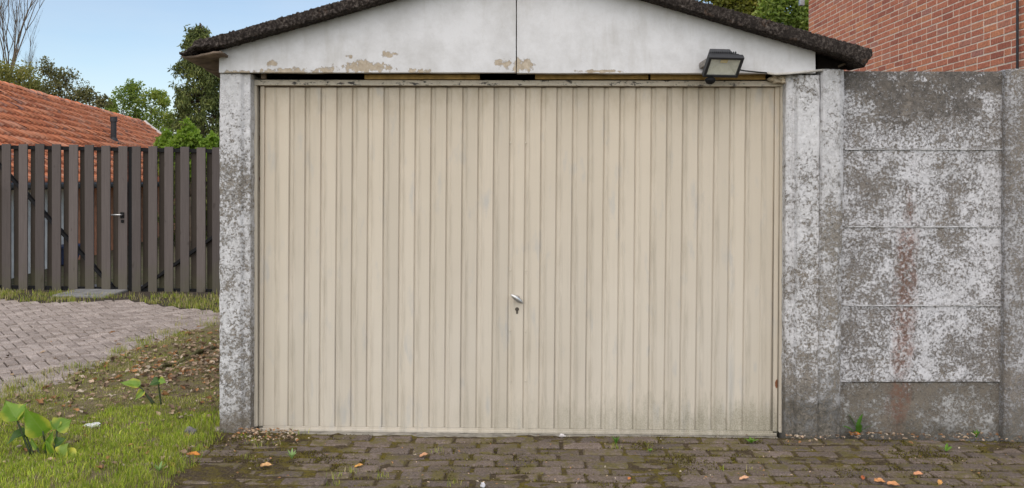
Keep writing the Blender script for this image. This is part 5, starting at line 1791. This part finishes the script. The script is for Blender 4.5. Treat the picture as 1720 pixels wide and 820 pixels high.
M['weed_pale'] = mat_leafy('weed_pale_leaves', [(0.16, 0.26, 0.10), (0.21, 0.32, 0.12), (0.27, 0.38, 0.16)], 0.3)
def weed_leaf(L, W, jag, arch, seed):
    rr = random.Random(seed)
    n = 12
    vs_, fs_ = [], []
    for i in range(n + 1):
        t = i / n
        wdt = W * math.sin(math.pi * min(1, 0.08 + 0.9 * t ** 0.9)) ** 0.7 * (1 - jag * (0.5 if i % 2 else 0.0))
        z = arch * L * (t - 1.1 * t * t * 0.6)
        vs_ += [(t * L, -wdt / 2, z + 0.1 * wdt), (t * L, 0, z), (t * L, wdt / 2, z + 0.1 * wdt)]
    for i in range(n):
        a = i * 3
        fs_ += [(a, a + 1, a + 4, a + 3), (a + 1, a + 2, a + 5, a + 4)]
    me = bpy.data.meshes.new('leaf')
    me.from_pydata(vs_, [], fs_)
    return me
def weed(label, px, py, n, L, W, elev, jag, mat, seed, az=None, lift=0.0):
    q = G(px, py)
    q.z = sag(q.x, q.y) if px > 330 else q.z
    q.z += lift
    root = empty('weed', q, label, 'weed', 'small weeds on the driveway')
    rr = random.Random(seed)
    for k in range(n):
        me = weed_leaf(L * rr.uniform(0.75, 1.15), W * rr.uniform(0.8, 1.2), jag, 0.5, seed + k)
        o = link('leaf', me, root, M[mat])
        a = az[k] if az else 2 * math.pi * (k + rr.uniform(-.3, .3)) / n
        e = elev[k] if isinstance(elev, (list, tuple)) else elev + rr.gauss(0, .12)
        o.matrix_basis = Matrix.Translation(q + Vector((0, 0, 0.004))) @ Matrix.Rotation(a, 4, 'Z') @ Matrix.Rotation(-e, 4, 'Y') @ Matrix.Rotation(rr.gauss(0, .3), 4, 'X')
    return root
weed('pale green rosette weed on the pavers near the left door corner', 490, 773, 8, 0.052, 0.012, 0.75, 0.0, 'weed_pale', 1)
weed('dark jagged weed with two upright leaves at the foot of the concrete wall', 1440, 726, 5, 0.12, 0.036, [1.0, 1.1, 0.4, 0.5, 0.7], 0.6, 'weed_dark', 2, az=[2.75, 0.35, 3.4, -0.4, 4.6])
weed('flat light green weed below the right door corner', 1262, 745, 9, 0.045, 0.016, 0.4, 0.5, 'weed', 3)
weed('small bright green sprig on the pavers in front of the wall', 1589, 760, 5, 0.05, 0.015, 0.5, 0.3, 'weed', 4, az=[0.2, 0.5, 2.9, -0.2, 0.9])
weed('little green weed at the wall foot near its right post', 1640, 727, 7, 0.045, 0.016, 0.7, 0.5, 'weed', 5)
weed('feathery green weed under the door right of the centre', 1034, 748, 9, 0.05, 0.009, 0.9, 0.6, 'weed_dark', 6)
weed('tiny green weed on pavers right of the feathery one', 1092, 759, 6, 0.025, 0.010, 0.5, 0.3, 'weed', 7)
weed('greyish seedling on the lawn edge, bottom left', 268, 803, 7, 0.06, 0.012, 0.6, 0.0, 'weed_pale', 8, lift=0.03)
